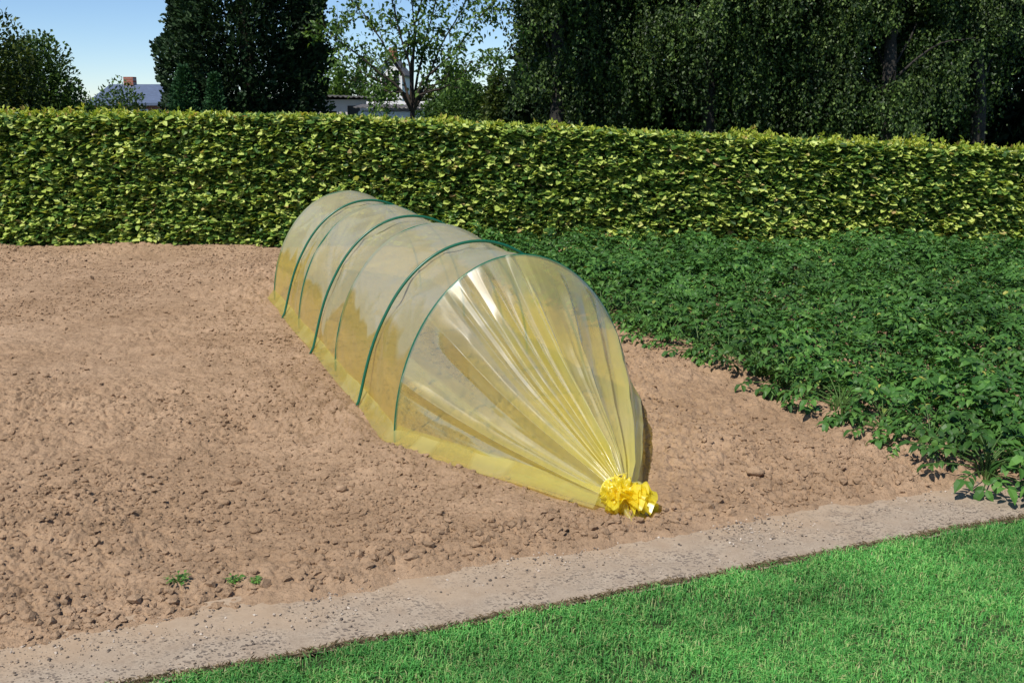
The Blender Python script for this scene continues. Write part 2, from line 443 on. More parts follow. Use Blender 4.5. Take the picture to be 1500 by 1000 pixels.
ICO = None
def ico():
    import bmesh
    bm = bmesh.new(); bmesh.ops.create_icosphere(bm, subdivisions=1, radius=1)
    V = np.array([v.co[:] for v in bm.verts]); F = np.array([[v.index for v in f.verts] for f in bm.faces]); bm.free()
    return V, F
ICO = ico()
def lumps(pos, rad, squash=.7):
    n = len(pos); V, F = ICO; k = len(V)
    jit = 1 + .48 * (rng.random((n, k)) - .5) * 2
    sc = np.stack([.75 + .5 * rng.random(n), .75 + .5 * rng.random(n), squash * (.75 + .5 * rng.random(n))], -1)
    P = V[None] * jit[..., None] * sc[:, None, :] * rad[:, None, None]
    an = rng.random(n) * 6.283; c, s = np.cos(an)[:, None], np.sin(an)[:, None]
    x = P[..., 0] * c - P[..., 1] * s; y = P[..., 0] * s + P[..., 1] * c
    P = np.stack([x, y, P[..., 2]], -1) + pos[:, None, :]
    return P.reshape(-1, 3), (F[None] + (np.arange(n) * k)[:, None, None]).reshape(-1, 3)
def clods():
    n = 110000
    y = 2.55 + 8.2 * rng.random(n) ** 1.6
    x = (rng.random(n) * 2 - 1) * (y * .56 + .4)
    a, b = toAB(x, y)
    dens = .5 + 1.6 * fbm(x * .8, y * .8, 3, 5) + .35 * fbm(x * 6, y * 6, 2, 2)
    keep = (b > soil_edge(a) + .02 + .05 * rng.random(n)) & (rng.random(n) < np.clip(dens, .05, 1))
    inside = (a > 1.08) & (a < 2.27) & (b > 3.2) & (b < 8.5)
    keep &= ~(inside & (rng.random(n) < .6))
    x, y, b = x[keep], y[keep], b[keep]; n = len(x)
    r = .0024 + .0105 * rng.random(n) ** 3.9 * (1 + .6 * np.exp(-((b - 3.1) / .15) ** 2)) + .0004 * y
    z = soil_z(x, y) + r * .16
    V, F = lumps(np.stack([x, y, z], -1), r)
    o = mesh_obj('soil_crumbs', V, F, M['clod'], smooth=False)
    tag(o, 'small dry crumbs of brown earth strewn over the bare bed', 'soil crumbs', kind='stuff')
clods()

def P_(px, py, z=0.0):
    x = (px - 750) / 1500; w = (500 - py) / 1500
    dy = math.cos(PITCH) + w * math.sin(PITCH); dz = -math.sin(PITCH) + w * math.cos(PITCH)
    t = (z - H_CAM) / dz
    return x * t, dy * t
def single_clod(px, py, r, label):
    x, y = P_(px, py)
    z = float(soil_z(np.array([x]), np.array([y]))[0])
    import bmesh
    bm = bmesh.new(); bmesh.ops.create_icosphere(bm, subdivisions=3, radius=1)
    V = np.array([v.co[:] for v in bm.verts]); F = np.array([[v.index for v in f.verts] for f in bm.faces]); bm.free()
    d = rng.normal(size=(9, 3)); d = norm(d)
    rad = np.ones(len(V))
    for q in d: rad = np.minimum(rad, .78 / np.maximum(V @ q, .3))
    rad *= 1 + .10 * fbm(V[:, 0] * 3 + px, V[:, 1] * 3 + V[:, 2] * 2, 3, 3)
    V = V * rad[:, None] * np.array([1.25, .95, .75]) * r
    o = mesh_obj('soil_clod', V, F, M['soil'], smooth=True)
    o.location = (x, y, z + r * .32)
    tag(o, label, 'clod', 'large clods of dry earth on the bed')
single_clod(343, 708, .026, 'large tan clod left of centre on bare soil, highest of the left clods')
single_clod(328, 740, .020, 'dark small clod just below the large tan clod on the left soil')
single_clod(352, 742, .017, 'little clod beside the dark one, on the right of the pair')
single_clod(373, 776, .019, 'lone dark round clod on the left soil nearest the path')
single_clod(1106, 703, .030, 'large clod on the soil right of the knotted film end')
single_clod(500, 722, .021, 'pale flat clod on the soil midway between left clods and tunnel')

# ------------------------------------------------------------------ path + lawn
def strip(name, b0, b1, a0, a1, z, m, na=200, nb=14, amp=.003):
    A, B = np.meshgrid(np.linspace(a0, a1, na), np.linspace(b0, b1, nb), indexing='ij')
    V = AB(A, B)
    V[..., 2] = z + amp * fbm(V[..., 0] * 4, V[..., 1] * 4, 3, 4)
    return tag(mesh_obj(name, V.reshape(-1, 3), grid_faces(na, nb), m, smooth=True), kind='structure')
pth = strip('path', 2.598, 3.02, -7, 9, .006, M['path'], 500, 30)
M['grit'] = leaf_mat('mixed_grit', [(0, (.09, .075, .065)), (.35, (.20, .16, .125)), (.7, (.36, .28, .21)), (1, (.55, .48, .40))], 0.0, .9, .1)
def grit():
    n = 9000
    a = -1.8 + 5.2 * rng.random(n); e = soil_edge(a)
    t = rng.random(n) ** 1.5; spill = rng.random(n) < .55
    b = np.where(spill, e + .03 - .16 * rng.random(n) ** 2.2, 2.61 + (e - 2.61) * t)
    p = AB(a, b); keep = (p[:, 1] > 2.2) & (b > 2.605) & (rng.random(n) < np.clip(.55 + 1.6 * fbm(p[:, 0] * 5, p[:, 1] * 5, 3, 2), .08, 1))
    p = p[keep]; n = len(p)
    r = .0011 + .0042 * rng.random(n) ** 4
    p[:, 2] = .007 + r * .25
    V, F = lumps(p, r)
    tag(mesh_obj('path_grit', V, F, M['grit']), 'loose grit and spilled earth crumbs scattered on the path', 'grit', kind='stuff')
grit()
def lawn_edge(a): return 2.60 + .012 * vnoise(a * 6, a * 0 + 8.3, 2) * 2
A, B = np.meshgrid(np.linspace(-8, 10, 120), np.linspace(-6, 2.61, 60), indexing='ij')
V = AB(A, B); V[..., 2] = -.004 + .008 * fbm(V[..., 0] * 2, V[..., 1] * 2, 2, 6)
tag(mesh_obj('lawn_base', V.reshape(-1, 3), grid_faces(120, 60), M['lawn'], smooth=True), kind='structure')
def grass():
    n = 330000
    a = -1.6 + 4.9 * rng.random(n); b = 1.15 + 1.50 * rng.random(n)
    p = AB(a, b)
    x, y = p[:, 0], p[:, 1]
    keep = (y > 2.05) & (np.abs(x) < .56 * y + .12) & (b < lawn_edge(a) + .020 * rng.random(n))
    keep &= rng.random(n) < np.clip(.95 + 1.2 * fbm(x * 9, y * 9, 2, 3), .3, 1)
    p = p[keep]; a = a[keep]; b = b[keep]; n = len(p)
    p[:, 2] = -.004
    tuft = fbm(p[:, 0] * 14, p[:, 1] * 14, 2, 2)
    L = (.019 + .019 * rng.random(n)) * (1 + .7 * tuft)
    W = .0018 + .0014 * rng.random(n)
    an = rng.random(n) * 6.283 + 3 * fbm(p[:, 0] * 5, p[:, 1] * 5, 2, 1)
    lean = .4 + .75 * rng.random(n)
    h = np.stack([np.cos(an), np.sin(an), np.zeros(n)], -1)
    edge = np.clip((b - 2.55) / .06, 0, 1)[:, None]
    h = norm(h + edge * .9 * np.array([VB[0], VB[1], 0]))
    s = np.stack([-h[:, 1], h[:, 0], np.zeros(n)], -1)
    up = np.array([0, 0, 1.0])
    q1 = p + up * (L * .55)[:, None] + h * (L * .18 * lean)[:, None]
    q2 = p + up * (L * (1 - .45 * lean))[:, None] + h * (L * .75 * lean)[:, None]
    w = (W * .5)[:, None]
    V = np.stack([p - s * w, p + s * w, q1 + s * w * .9, q1 - s * w * .9, q2], 1)
    k = (np.arange(n) * 5)[:, None]
    Fq = np.array([[0, 1, 2, 3]]) + k; Ft = np.array([[3, 2, 4]]) + k
    o = mesh_obj('lawn_grass', V.reshape(-1, 3), [Fq, Ft], M['grass'])
    tag(o, 'short bright green lawn grass in the front right corner', 'grass', kind='stuff')
    # thatch along the cut edge
    n = 6000
    a = -1.6 + 4.9 * rng.random(n); b = lawn_edge(a) + .002 + .014 * rng.random(n) ** 1.5
    p = AB(a, b); p[:, 2] = .004 + .012 * rng.random(n)
    d = norm(np.stack([rng.normal(size=n), rng.normal(size=n), .35 * rng.random(n)], -1) + .6 * np.array([VB[0], VB[1], 0]))
    V, F = leaves(p, d, np.tile(up, (n, 1)), .010 + .020 * rng.random(n), .0022)
    o = mesh_obj('dry_thatch', V, F, M['thatch'])
    tag(o, 'brown dry grass roots fringing the cut lawn edge by the path', 'dry grass', kind='stuff')
grass()

# ------------------------------------------------------------------ tunnel
HW, HH = .592, .826; B0, LEN = 4.27, 3.64; AC = 1.675
TB = AB(AC, B0)
tunnel = empty('grow_tunnel', (float(TB[0]), float(TB[1]), 0), ROT)
tag(tunnel, 'long half round yellow plastic film tunnel on green hoops with its end knotted', 'garden tunnel')
# local frame: x across, y along (away from the camera), z up
def arch(th, s=1.0):    # th 0..1 from left foot to right foot
    a = math.pi * (1 - th)
    return HW * np.cos(a) * s, HH * np.sin(a) * s
inner = [0, 1.33, 2.53, LEN]; outer = [.57, 1.80, 2.90]
def sag(y):
    allh = sorted(inner + outer)
    s = np.interp(y, allh, [1.0 if h in inner else .965 for h in allh])
    for h0, h1 in zip(allh[:-1], allh[1:]):
        t = np.clip((y - h0) / (h1 - h0), 0, 1); s = s - .010 * np.sin(np.pi * t)
    return s
def body():
    nt, ny = 150, 240
    th = np.linspace(0, 1, nt); y = np.linspace(0, LEN, ny)
    Yg, T = np.meshgrid(y, th, indexing='ij')
    s = sag(Yg)
    s = 1 - (1 - s) * np.clip(np.sin(np.pi * T) * 1.7, 0, 1)
    X, Z = arch(T, s)
    # soft diagonal creases, larger beside the pressing hoops
    w = .5 + np.exp(-(np.min([np.abs(Yg - h) for h in outer], 0) / .16) ** 2)
    cr = np.abs(fbm(T * 9 + Yg * 3.0, Yg * 2.2 - T * 2.5, 2, 2)) * .030 + np.abs(fbm(T * 20 - Yg * 5, Yg * 2.5, 2, 4)) * .008
    off = -cr * w
    X = X + off * np.cos(math.pi * (1 - T)); Z = Z + off * np.sin(math.pi * (1 - T)) * np.clip(np.sin(math.pi * T) * 4, 0, 1)
    bag = Bag(); bag.add(np.stack([X, Yg, Z], -1).reshape(-1, 3), grid_faces(ny, nt))
    o = bag.build('film_cover', M['film'], tunnel, smooth=True)
    return o
body()

def cone(y0, y1, zk, xk, seed, nt=700, ns=90, name='gathered_end', detail=1.0, m='film_front', nr=44):
    r = np.random.default_rng(seed)
    th = np.linspace(0, 1, nt); t = np.linspace(0, 1, ns)
    X0, Z0 = arch(th, 1.0)
    Yh = np.full(nt, y0)
    # target ring at the knot
    rk = .05
    ang = math.pi * (1 - th)
    X1 = xk + rk * np.cos(ang); Z1 = np.maximum(.004, zk * .2 + (zk * .8 + rk) * np.sin(ang)); Y1 = np.full(nt, y1)
    Tt, _ = np.meshgrid(t, th, indexing='ij')
    X = X0 * (1 - Tt) + X1 * Tt; Y = Yh * (1 - Tt) + Y1 * Tt; Z = Z0 * (1 - Tt) + Z1 * Tt
    # the sheet hangs in a slack curve between hoop and knot
    sg = .072 * np.sin(np.pi * Tt ** .85) * (np.sin(math.pi * th) ** .8 * (1 - .75 * th))[None, :]
    Z = Z - sg
    X = X + .045 * np.sin(np.pi * Tt) * (np.clip((th - .62) / .3, 0, 1) * np.clip((1.02 - th) / .06, .4, 1))[None, :]
    Wp = th[None] + .018 * fbm(Tt * 1.8 + seed, th[None] * 5 + 0 * Tt, 2, 6) * np.sin(np.pi * Tt) ** .7
    def ridge(n, irr):
        k = np.sort(np.clip((np.arange(n) + .5 + irr * (r.random(n) - .5)) / n, 0, 1)); k[0] = 0; k[-1] = 1
        v = np.where(np.arange(n) % 2 == 0, 1, -1) * (.35 + .65 * r.random(n)); v[0] = v[-1] = 0
        return np.interp(Wp, k, v)
    endf = np.clip((1 - Tt) / .12 + .2, 0, 1)
    # a few pulled creases: theta, height, half width, where it starts
    pulls = [(.114, .024, .020, .0), (.150, .010, .030, .35), (.245, .036, .030, .04), (.308, .012, .012, .0), (.352, .028, .014, .0), (.383, .012, .012, .2),
             (.402, .030, .015, .02), (.438, .018, .011, .15), (.478, .030, .013, .0), (.498, .012, .010, .10), (.560, .012, .030, .3), (.600, .020, .022, .05),
             (.695, .022, .026, .05), (.772, .022, .020, .05), (.885, .018, .018, .2)]
    fold = np.zeros_like(Wp)
    for (c0, amp, w0, t0) in pulls:
        g_ = np.clip((Tt - t0 + .02) / .16, 0, 1) * np.clip(1.25 - .5 * Tt, 0, 1)
        fold = fold + 1.25 * amp * g_ * np.clip(1 - np.abs(Wp - c0) / (w0 * (1 + .5 * Tt)), 0, 1) ** 1.4
    e2 = np.clip((Tt - .15) / .6, 0, 1)
    fold = fold + .024 * np.clip(Tt / .4, 0, 1) * ridge(8, 1.6) + .004 * e2 * ridge(22, 1.8)
    fold = fold * endf * detail
    # oblique tension creases
    fold = fold + detail * .014 * np.abs(fbm(th[None] * 7 + Tt * 3.5, Tt * 3.0 - th[None] * 6, 2, 3)) * np.sin(np.pi * Tt)
    nx = np.cos(ang)[None]; nz = np.sin(ang)[None]
    keep = np.clip(np.sin(math.pi * th)[None] * 5, 0, 1)
    X = X + fold * nx * .9; Z = Z + fold * nz * keep; Y = Y - fold * .7 * (1 if y1 < y0 else -1) * keep
    Z = np.maximum(Z, .003)
    o = mesh_obj(name, np.stack([X, Y, Z], -1).reshape(-1, 3), grid_faces(ns, nt), M[m], tunnel, smooth=True)
    uvl = o.data.uv_layers.new(name='UVMap')
    vi = np.empty(len(o.data.loops), dtype=np.int32); o.data.loops.foreach_get('vertex_index', vi)
    uv = np.stack([(vi % nt) / (nt - 1), (vi // nt) / (ns - 1)], -1).astype(np.float32)
    uvl.data.foreach_set('uv', uv.ravel())
    return o
YK = -1.05
tag(cone(0, YK, .085, .0, 11), 'front end of film drawn together in shiny pleats')
tag(cone(LEN, LEN + 1.0, .07, .0, 5, nt=260, ns=40, nr=30, m='film'), 'rear end of film gathered behind the last hoop')

for y in inner:
    th = np.linspace(0, 1, 60); X, Z = arch(th, .988 if y else .9955)
    Z = Z.copy(); Z[0] = Z[-1] = -.03
    V, F = tube(np.stack([X, np.full(60, y + .004), Z], -1), .0068, 8)
    o = mesh_obj('hoop', V, F, M['hoop'], tunnel, smooth=True)
    tag(o, 'green hoop inside the film')
for y in outer:
    th = np.linspace(0, 1, 60); s = 1 - (1 - .965) * np.clip(np.sin(np.pi * th) * 1.7, 0, 1)
    X, Z = arch(th, s); k = 1 + .014 / HW
    X = X * k; Z = Z * k; Z[0] = Z[-1] = -.03; X[0] -= .012; X[-1] += .012
    # feet push into the soil a little outside the hem
    X = X + np.sign(X) * .035 * np.exp(-Z / .10)
    V, F = tube(np.stack([X, np.full(60, y), Z], -1), .0078, 8)
    o = mesh_obj('hoop', V, F, M['hoop'], tunnel, smooth=True)
    tag(o, 'dark green hoop arching over the outside of the film')

def hem():
    """the loose margin of film lying folded on the soil"""
    bag = Bag()
    for sgn in (-1, 1):
        pts = [(sgn * (HW + .0), LEN + .04), (sgn * HW, LEN)] + [(sgn * HW, y) for y in np.linspace(LEN - .1, .08, 40)]
        pts += [(sgn * (HW - .01), 0)] + [(sgn * (HW * (1 - t) + .05 * t), YK * t) for t in np.linspace(.04, .97, 40)]
        P = np.array(pts); n = 260
        d = np.r_[0, np.cumsum(np.linalg.norm(np.diff(P, axis=0), axis=1))]
        s = np.linspace(0, d[-1], n); x = np.interp(s, d, P[:, 0]); y = np.interp(s, d, P[:, 1])
        T = np.stack([np.gradient(x), np.gradient(y)], -1); T = norm(T)
        Nn = np.stack([T[:, 1], -T[:, 0]], -1) * (-sgn) * -1
        # outward = away from x=0
        flip = np.sign(Nn[:, 0] * sgn); Nn = Nn * flip[:, None]
        m = 9; rows = []
        W = .042 + .016 * fbm(s * 2.2, s * 0 + sgn, 3, 2) + np.interp(s, [0, d[-1] * .70, d[-1] * .8, d[-1]], [0, 0, .006, .0])
        W = np.clip(W, .03, .06)
        for j in range(m):
            q = j / (m - 1)
            rise = .066 * (1 - q) ** 1.2 + .004
            wob = .008 * fbm(s * 9, s * 0 + j * .7, 2, 3) * math.sin(math.pi * min(1, q + .15))
            inn = -.018 * (1 - q)
            rows.append(np.stack([x + Nn[:, 0] * (q * W + inn + .006), y + Nn[:, 1] * (q * W + inn + .006), rise + .012 * (1 - abs(2 * q - 1)) * 0 + np.abs(wob) + .016], -1))
        V = np.stack(rows, 1)
        bag.add(V.reshape(-1, 3), grid_faces(n, m))
        # tucked under layer
        V2 = V.copy(); V2[..., 2] = V2[..., 2] * .6 + .001; V2[:, :, 0] -= sgn * .004
    return bag.build('film_hem', M['film_fold'], tunnel, smooth=True)
hem()

def knot(cx, cy, cz, out, name, sc=1.0):
    r = np.random.default_rng(3)
    import bmesh
    bm = bmesh.new(); bmesh.ops.create_icosphere(bm, subdivisions=5, radius=1)
    V = np.array([v.co[:] for v in bm.verts]); F = np.array([[v.index for v in f.verts] for f in bm.faces]); bm.free()
    k = norm(r.normal(size=(26, 3)))
    d = np.abs(V @ k.T); cre = np.sort(d, 1)
    rad = .82 + .34 * np.abs(fbm(V[:, 0] * 4 + 3, V[:, 1] * 4 + V[:, 2] * 3, 3, 2)) * 2 - .9 * np.exp(-(cre[:, 0] / .05))*.18 + .16 * np.sin(V @ k[0] * 9) * np.sin(V @ k[1] * 8)
    Vb = V * rad[:, None] * np.array([.068, .062, .072]) * sc + np.array([cx, cy, cz])
    Vb[:, 2] = np.maximum(Vb[:, 2], .004)
    kn = mesh_obj(name, Vb, F, M['film_knot'], tunnel, smooth=True)
    # frilled petals of film spreading beyond the tie
    # az: 0 = straight out from the tunnel, + towards the right; el = up; length, width, wave count
    specs = [(.95, .25, .118, .120, 4), (1.2, .85, .090, .075, 2), (.25, -.30, .100, .120, 4), (-.35, .25, .085, .100, 4), (.55, .65, .105, .110, 4), (-.1, .95, .090, .095, 4),
             (1.0, -.05, .090, .100, 4), (.60, .05, .120, .110, 4), (.2, .55, .100, .120, 5), (-.7, .7, .075, .08, 3), (1.5, .45, .090, .08, 3)]
    for i, (az, el, L, Wd, wn) in enumerate(specs):
        d = np.array([math.sin(az) * math.cos(el), out * math.cos(az) * math.cos(el), math.sin(el)])
        s = norm(np.cross(d, [0, 0, 1.0]) + .30 * r.normal(size=3)); s = norm(s - d * (s @ d)); nn = np.cross(d, s)
        nu, nv = 22, 44
        U, Vv = np.meshgrid(np.linspace(0, 1, nu), np.linspace(-1, 1, nv), indexing='ij')
        ph = r.random(4) * 6.28
        # soft rounded flutes that open outwards, with irregular phase
        phs = wn * (Vv + .25 * np.sin(Vv * 2.3 + ph[3])) * 2.2
        wv = (.005 + .012 * U) * np.sin(phs + ph[0] + U * .8) + .004 * U * np.sin(phs * 2.3 + ph[1]) + .010 * fbm(U * 3 + i, Vv * 3 + 5, 2, 3)
        ln = L * (1 - .30 * np.abs(Vv) ** 2.5 + .05 * np.sin(Vv * 3.1 + ph[2]))
        P = (np.array([cx, cy, cz]) + d * .010)[None, None] + d * (U * ln * sc)[..., None] + s * (np.sin(Vv * 1.25) * Wd * (.25 + .75 * U ** .7) * .62 * sc)[..., None] + nn * (wv * 1.2 * sc)[..., None]
        P[..., 2] = np.maximum(P[..., 2] - .025 * U ** 2, .010 + .006 * np.sin(Vv * 5 + ph[0]) + .006 * U)
        mesh_obj('film_frill', P.reshape(-1, 3), grid_faces(nu, nv), M['film_fold'] if i in (1, 2, 10) else M['film_knot'], kn, smooth=True)
    # tie string round the neck with two loose ends
    tb = Bag()
    a = np.linspace(0, 2 * math.pi * 2, 60)
    tb.add(*tube(np.stack([cx + .054 * np.cos(a), cy - out * .045 + .006 * a / 6 + .004 * np.sin(3 * a), np.maximum(.012, cz + .058 * np.sin(a))], -1), .0022, 6))
    for e in ((-.03, .03, .065), (.05, .0, .05)):
        q = np.linspace(0, 1, 12)
        tb.add(*tube(np.stack([cx + e[0] * q, cy - out * .045 + out * e[1] * q * 1.5, cz + .058 + e[2] * q * .5 - .06 * q * q * .3], -1), .0018, 6))
    if name == 'knot': mesh_obj('tie', np.concatenate(tb.v), [np.concatenate(tb.f[k_]) for k_ in tb.f], M['tie'], kn, smooth=True)
    return kn
tag(knot(-.022, YK - .05, .080, -1, 'knot', 1.06), 'crumpled bright yellow knot of film')

# dry leaf scrap next to the knot
x, y = P_(950, 752); 
nu, nv = 14, 9
U, W_ = np.meshgrid(np.linspace(-1, 1, nu), np.linspace(-1, 1, nv), indexing='ij')
V = np.stack([U * .028, W_ * .013 * (1 - .75 * U ** 2), .010 * W_ ** 2 + .006 * np.sin(U * 5)], -1)
o = mesh_obj('dead_leaf', V.reshape(-1, 3), grid_faces(nu, nv), simple_mat('dead_leaf_brown', (.10, .05, .025), .8), smooth=True)
sm = o.modifiers.new('thickness', 'SOLIDIFY'); sm.thickness = .0015
o.location = (x, y, .022); o.rotation_euler = (.3, .15, -.5)
tag(o, 'curled brown dead leaf on the soil against the knotted film', 'dead leaf')

# ------------------------------------------------------------------ potatoes
def potato_arrays(n_leaf, h, spread, r, low=False, scale=1.0):
    """one bushy plant: compound leaves of 5-7 leaflets arching from the stems"""
    P, A, Nn, L, W = [], [], [], [], []
    stems = []
    for i in range(n_leaf):
        az = r.random() * 6.283; 
        rr = spread * (r.random() ** .6)
        z = h * (1 - .55 * (rr / spread) ** 2) * (.62 + .42 * r.random())
        if low: z = .03 + .06 * r.random()
        tip = np.array([math.cos(az) * rr, math.sin(az) * rr, z])
        root = np.array([tip[0] * .25, tip[1] * .25, z * .55])
        d = np.array([math.cos(az), math.sin(az), (.55 - .9 * rr / spread) if not low else -.05]) + .35 * r.normal(size=3) * np.array([1, 1, .5])
        d /= np.linalg.norm(d)
        scale = .86; rl = (.075 + .05 * r.random()) * scale
        n_ = np.array([0, 0, 1.0]) + .3 * r.normal(size=3)
        s = np.cross(n_, d); s /= np.linalg.norm(s); n2 = np.cross(d, s)
        stems.append((root, tip + d * rl))
        for k in range(3):
            f = .25 + .28 * k
            for sg in (-1, 1):
                base = tip + d * rl * f + np.array([0, 0, -.018 * f * f])
                P.append(base); A.append(s * sg * .95 + d * .45 + np.array([0, 0, -.12 + .2 * r.normal()])); Nn.append(n2 + .25 * r.normal(size=3))
                l = (.034 + .014 * k * .6 + .008 * r.random()) * scale; L.append(l); W.append(l * .62)
        base = tip + d * rl
        P.append(base); A.append(d + np.array([0, 0, -.35])); Nn.append(n2); l = (.056 + .02 * r.random()) * scale; L.append(l); W.append(l * .62)
    V, F = leaves(np.array(P), np.array(A), np.array(Nn), np.array(L), np.array(W), OVATE, curl=.22)
    return V, F, stems
def potato_edge(b): return 2.985 + .06 * vnoise(b * 1.3, b * 0 + 2.1, 3) * 2
variants = [potato_arrays(32, .235, .20, np.random.default_rng(100 + i)) for i in range(14)]
def hedge_front(x): return 10.78 - .035 * (x + 3.5)
def potato_field():
    bag = Bag()
    row = 0; a = 3.22
    while a < 9.5:
        b = 1.9 + .13 * (row % 2)
        while b < 10.6:
            aa = a + .06 * rng.normal(); bb = b + .05 * rng.normal()
            x, y, _ = AB(aa, bb)
            if y < hedge_front(x) - .55 and y > 1.2 and abs(x) < .58 * y + .9 and (a > 3.35 or y > 8.2 or not (0 < 1)):
                V, F, st = variants[rng.integers(len(variants))]
                an = rng.random() * 6.283; c, s = math.cos(an), math.sin(an)
                k = (.9 + .3 * rng.random()) * (.92 + .35 * vnoise(np.array([x * 1.1]), np.array([y * 1.1]), 2)[0])
                Vr = np.stack([(V[:, 0] * c - V[:, 1] * s) * k + x, (V[:, 0] * s + V[:, 1] * c) * k + y, V[:, 2] * k], -1)
                bag.add(Vr, F)
            b += .23
        a += .24; row += 1
    o = bag.build('potato_crop', M['potato'])
    tag(o, 'dense dark green mass of potato foliage filling the right side before the hedge', 'potato crop', kind='stuff')
potato_field()

def edge_plants():
    srcs = []
    for i in range(4):
        V, F, st = potato_arrays(28, .215, .19, np.random.default_rng(200 + i))
        root = empty('potato_plant', (0, 0, 0))
        lv = mesh_obj('leaves', V, F, M['potato'], root)
        b = Bag()
        for p, q in st[::1]:
            t = np.linspace(0, 1, 4)[:, None]
            mid = p * (1 - t) + q * t; mid[:, 2] += .01 * np.sin(np.pi * t[:, 0])
            b.add(*tube(mid, .0026, 5, cap=False))
            t = np.linspace(0, 1, 4)[:, None]
            g0 = np.array([p[0] * .3, p[1] * .3, -.02]); b.add(*tube(g0 * (1 - t) + p * t, .0035, 5, cap=False))
        stm = b.build('stems', M['stem'], root)
        srcs.append((root, lv, stm))
    b = 3.0; n = 0
    bs = []
    while b < 9.6: bs.append(b); b += .265
    for i, b in enumerate(bs):
        k = i % 4
        if i < 4: root, lv, stm = srcs[k]
        else:
            root = srcs[k][0].copy(); lv = srcs[k][1].copy(); stm = srcs[k][2].copy()
            for q in (root, lv, stm): COL.objects.link(q)
            lv.parent = root; stm.parent = root
        a = float(potato_edge(np.array([b]))[0]) + .18
        x, y, _ = AB(a, b + .03 * rng.normal())
        root.location = (float(x), float(y), 0); root.rotation_euler = (0, 0, rng.random() * 6.28)
        s = .85 + .3 * rng.random(); root.scale = (s, s, s * (.85 + .25 * rng.random()))
        tag(root, 'leafy potato plant in the outer row where the crop meets bare soil', 'potato plant', 'potato plants along the open edge of the crop')
edge_plants()

def low_sprig(px, py, label, rz, sc=1.0):
    x, y = P_(px, py)
    root = empty('potato_sprig', (x, y, 0), rz); tag(root, label, 'potato sprig', 'low potato sprigs lying out on the soil')
    P, A, Nn, L, W = [], [], [], [], []
    r = np.random.default_rng(int(px))
    for (ox, oy, az, l) in ((0, 0, 3.3, .085), (.01, -.01, 4.0, .075), (.03, .0, 5.2, .062), (.03, .01, .4, .05), (.0, .02, 2.4, .055)):
        P.append((ox, oy, .03 + .012 * r.random())); A.append((math.cos(az), math.sin(az), -.08)); Nn.append((.15 * r.normal(), .15 * r.normal(), 1))
        L.append(l * sc); W.append(l * .58 * sc)
    V, F = leaves(np.array(P), np.array(A, float), np.array(Nn, float), np.array(L), np.array(W), OVATE, curl=.18)
    mesh_obj('leaves', V, F, M['potato_low'], root)
    b = Bag(); t = np.linspace(0, 1, 6)[:, None]
    b.add(*tube(np.array([.02, 0, .035]) * (1 - t) + np.array([.16, .10, .09]) * t, .003, 6))
    b.build('stem', M['stem'], root)
low_sprig(985, 540, 'low bluish green potato sprig on the soil nearest the film tunnel', .3, 1.15)
low_sprig(1122, 582, 'low broad potato sprig on the soil, second along from the tunnel', .0, 1.0)
low_sprig(1205, 610, 'low potato sprig third along from the tunnel at the crop edge', .15, 1.0)
low_sprig(1243, 640, 'low potato sprig lying nearest the path at the crop edge', .6, .9)

# ------------------------------------------------------------------ weeds
def weed(px, py, n, sz, label, m='weed'):
    x, y = P_(px, py)
    z = float(soil_z(np.array([x]), np.array([y]))[0])
    r = np.random.default_rng(int(px * 7))
    az = r.random(n) * 6.283; rr = sz * r.random(n) ** .7
    P = np.stack([rr * np.cos(az), rr * np.sin(az), .004 + .35 * sz * r.random(n)], -1)
    A = np.stack([np.cos(az), np.sin(az), .5 * r.random(n)], -1); Nn = np.stack([.4 * r.normal(size=n), .4 * r.normal(size=n), np.ones(n)], -1)
    L = .008 + .010 * r.random(n)
    V, F = leaves(P, A, Nn, L, L * .6, OVATE, .2)
    b = Bag(); b.add(V, F)
    for k in range(0, n, 2):
        t = np.linspace(0, 1, 4)[:, None]; b.add(*tube(np.array([0, 0, -.01]) * (1 - t) + P[k] * t, .0012, 4, cap=False))
    o = b.build('weed', M[m]); o.location = (x, y, z + .008)
    tag(o, label, 'weed', 'small weeds growing on the bare soil')
weed(262, 862, 40, .035, 'small dark green weed in a hollow of the soil, leftmost of the three')
weed(343, 855, 30, .026, 'sparse yellow green weed on the soil, middle of the three by the path')
weed(374, 858, 26, .017, 'compact bright green weed on the soil, right of the three by the path')
weed(582, 940, 20, .014, 'tiny yellowish weed on the path edge against the lawn')

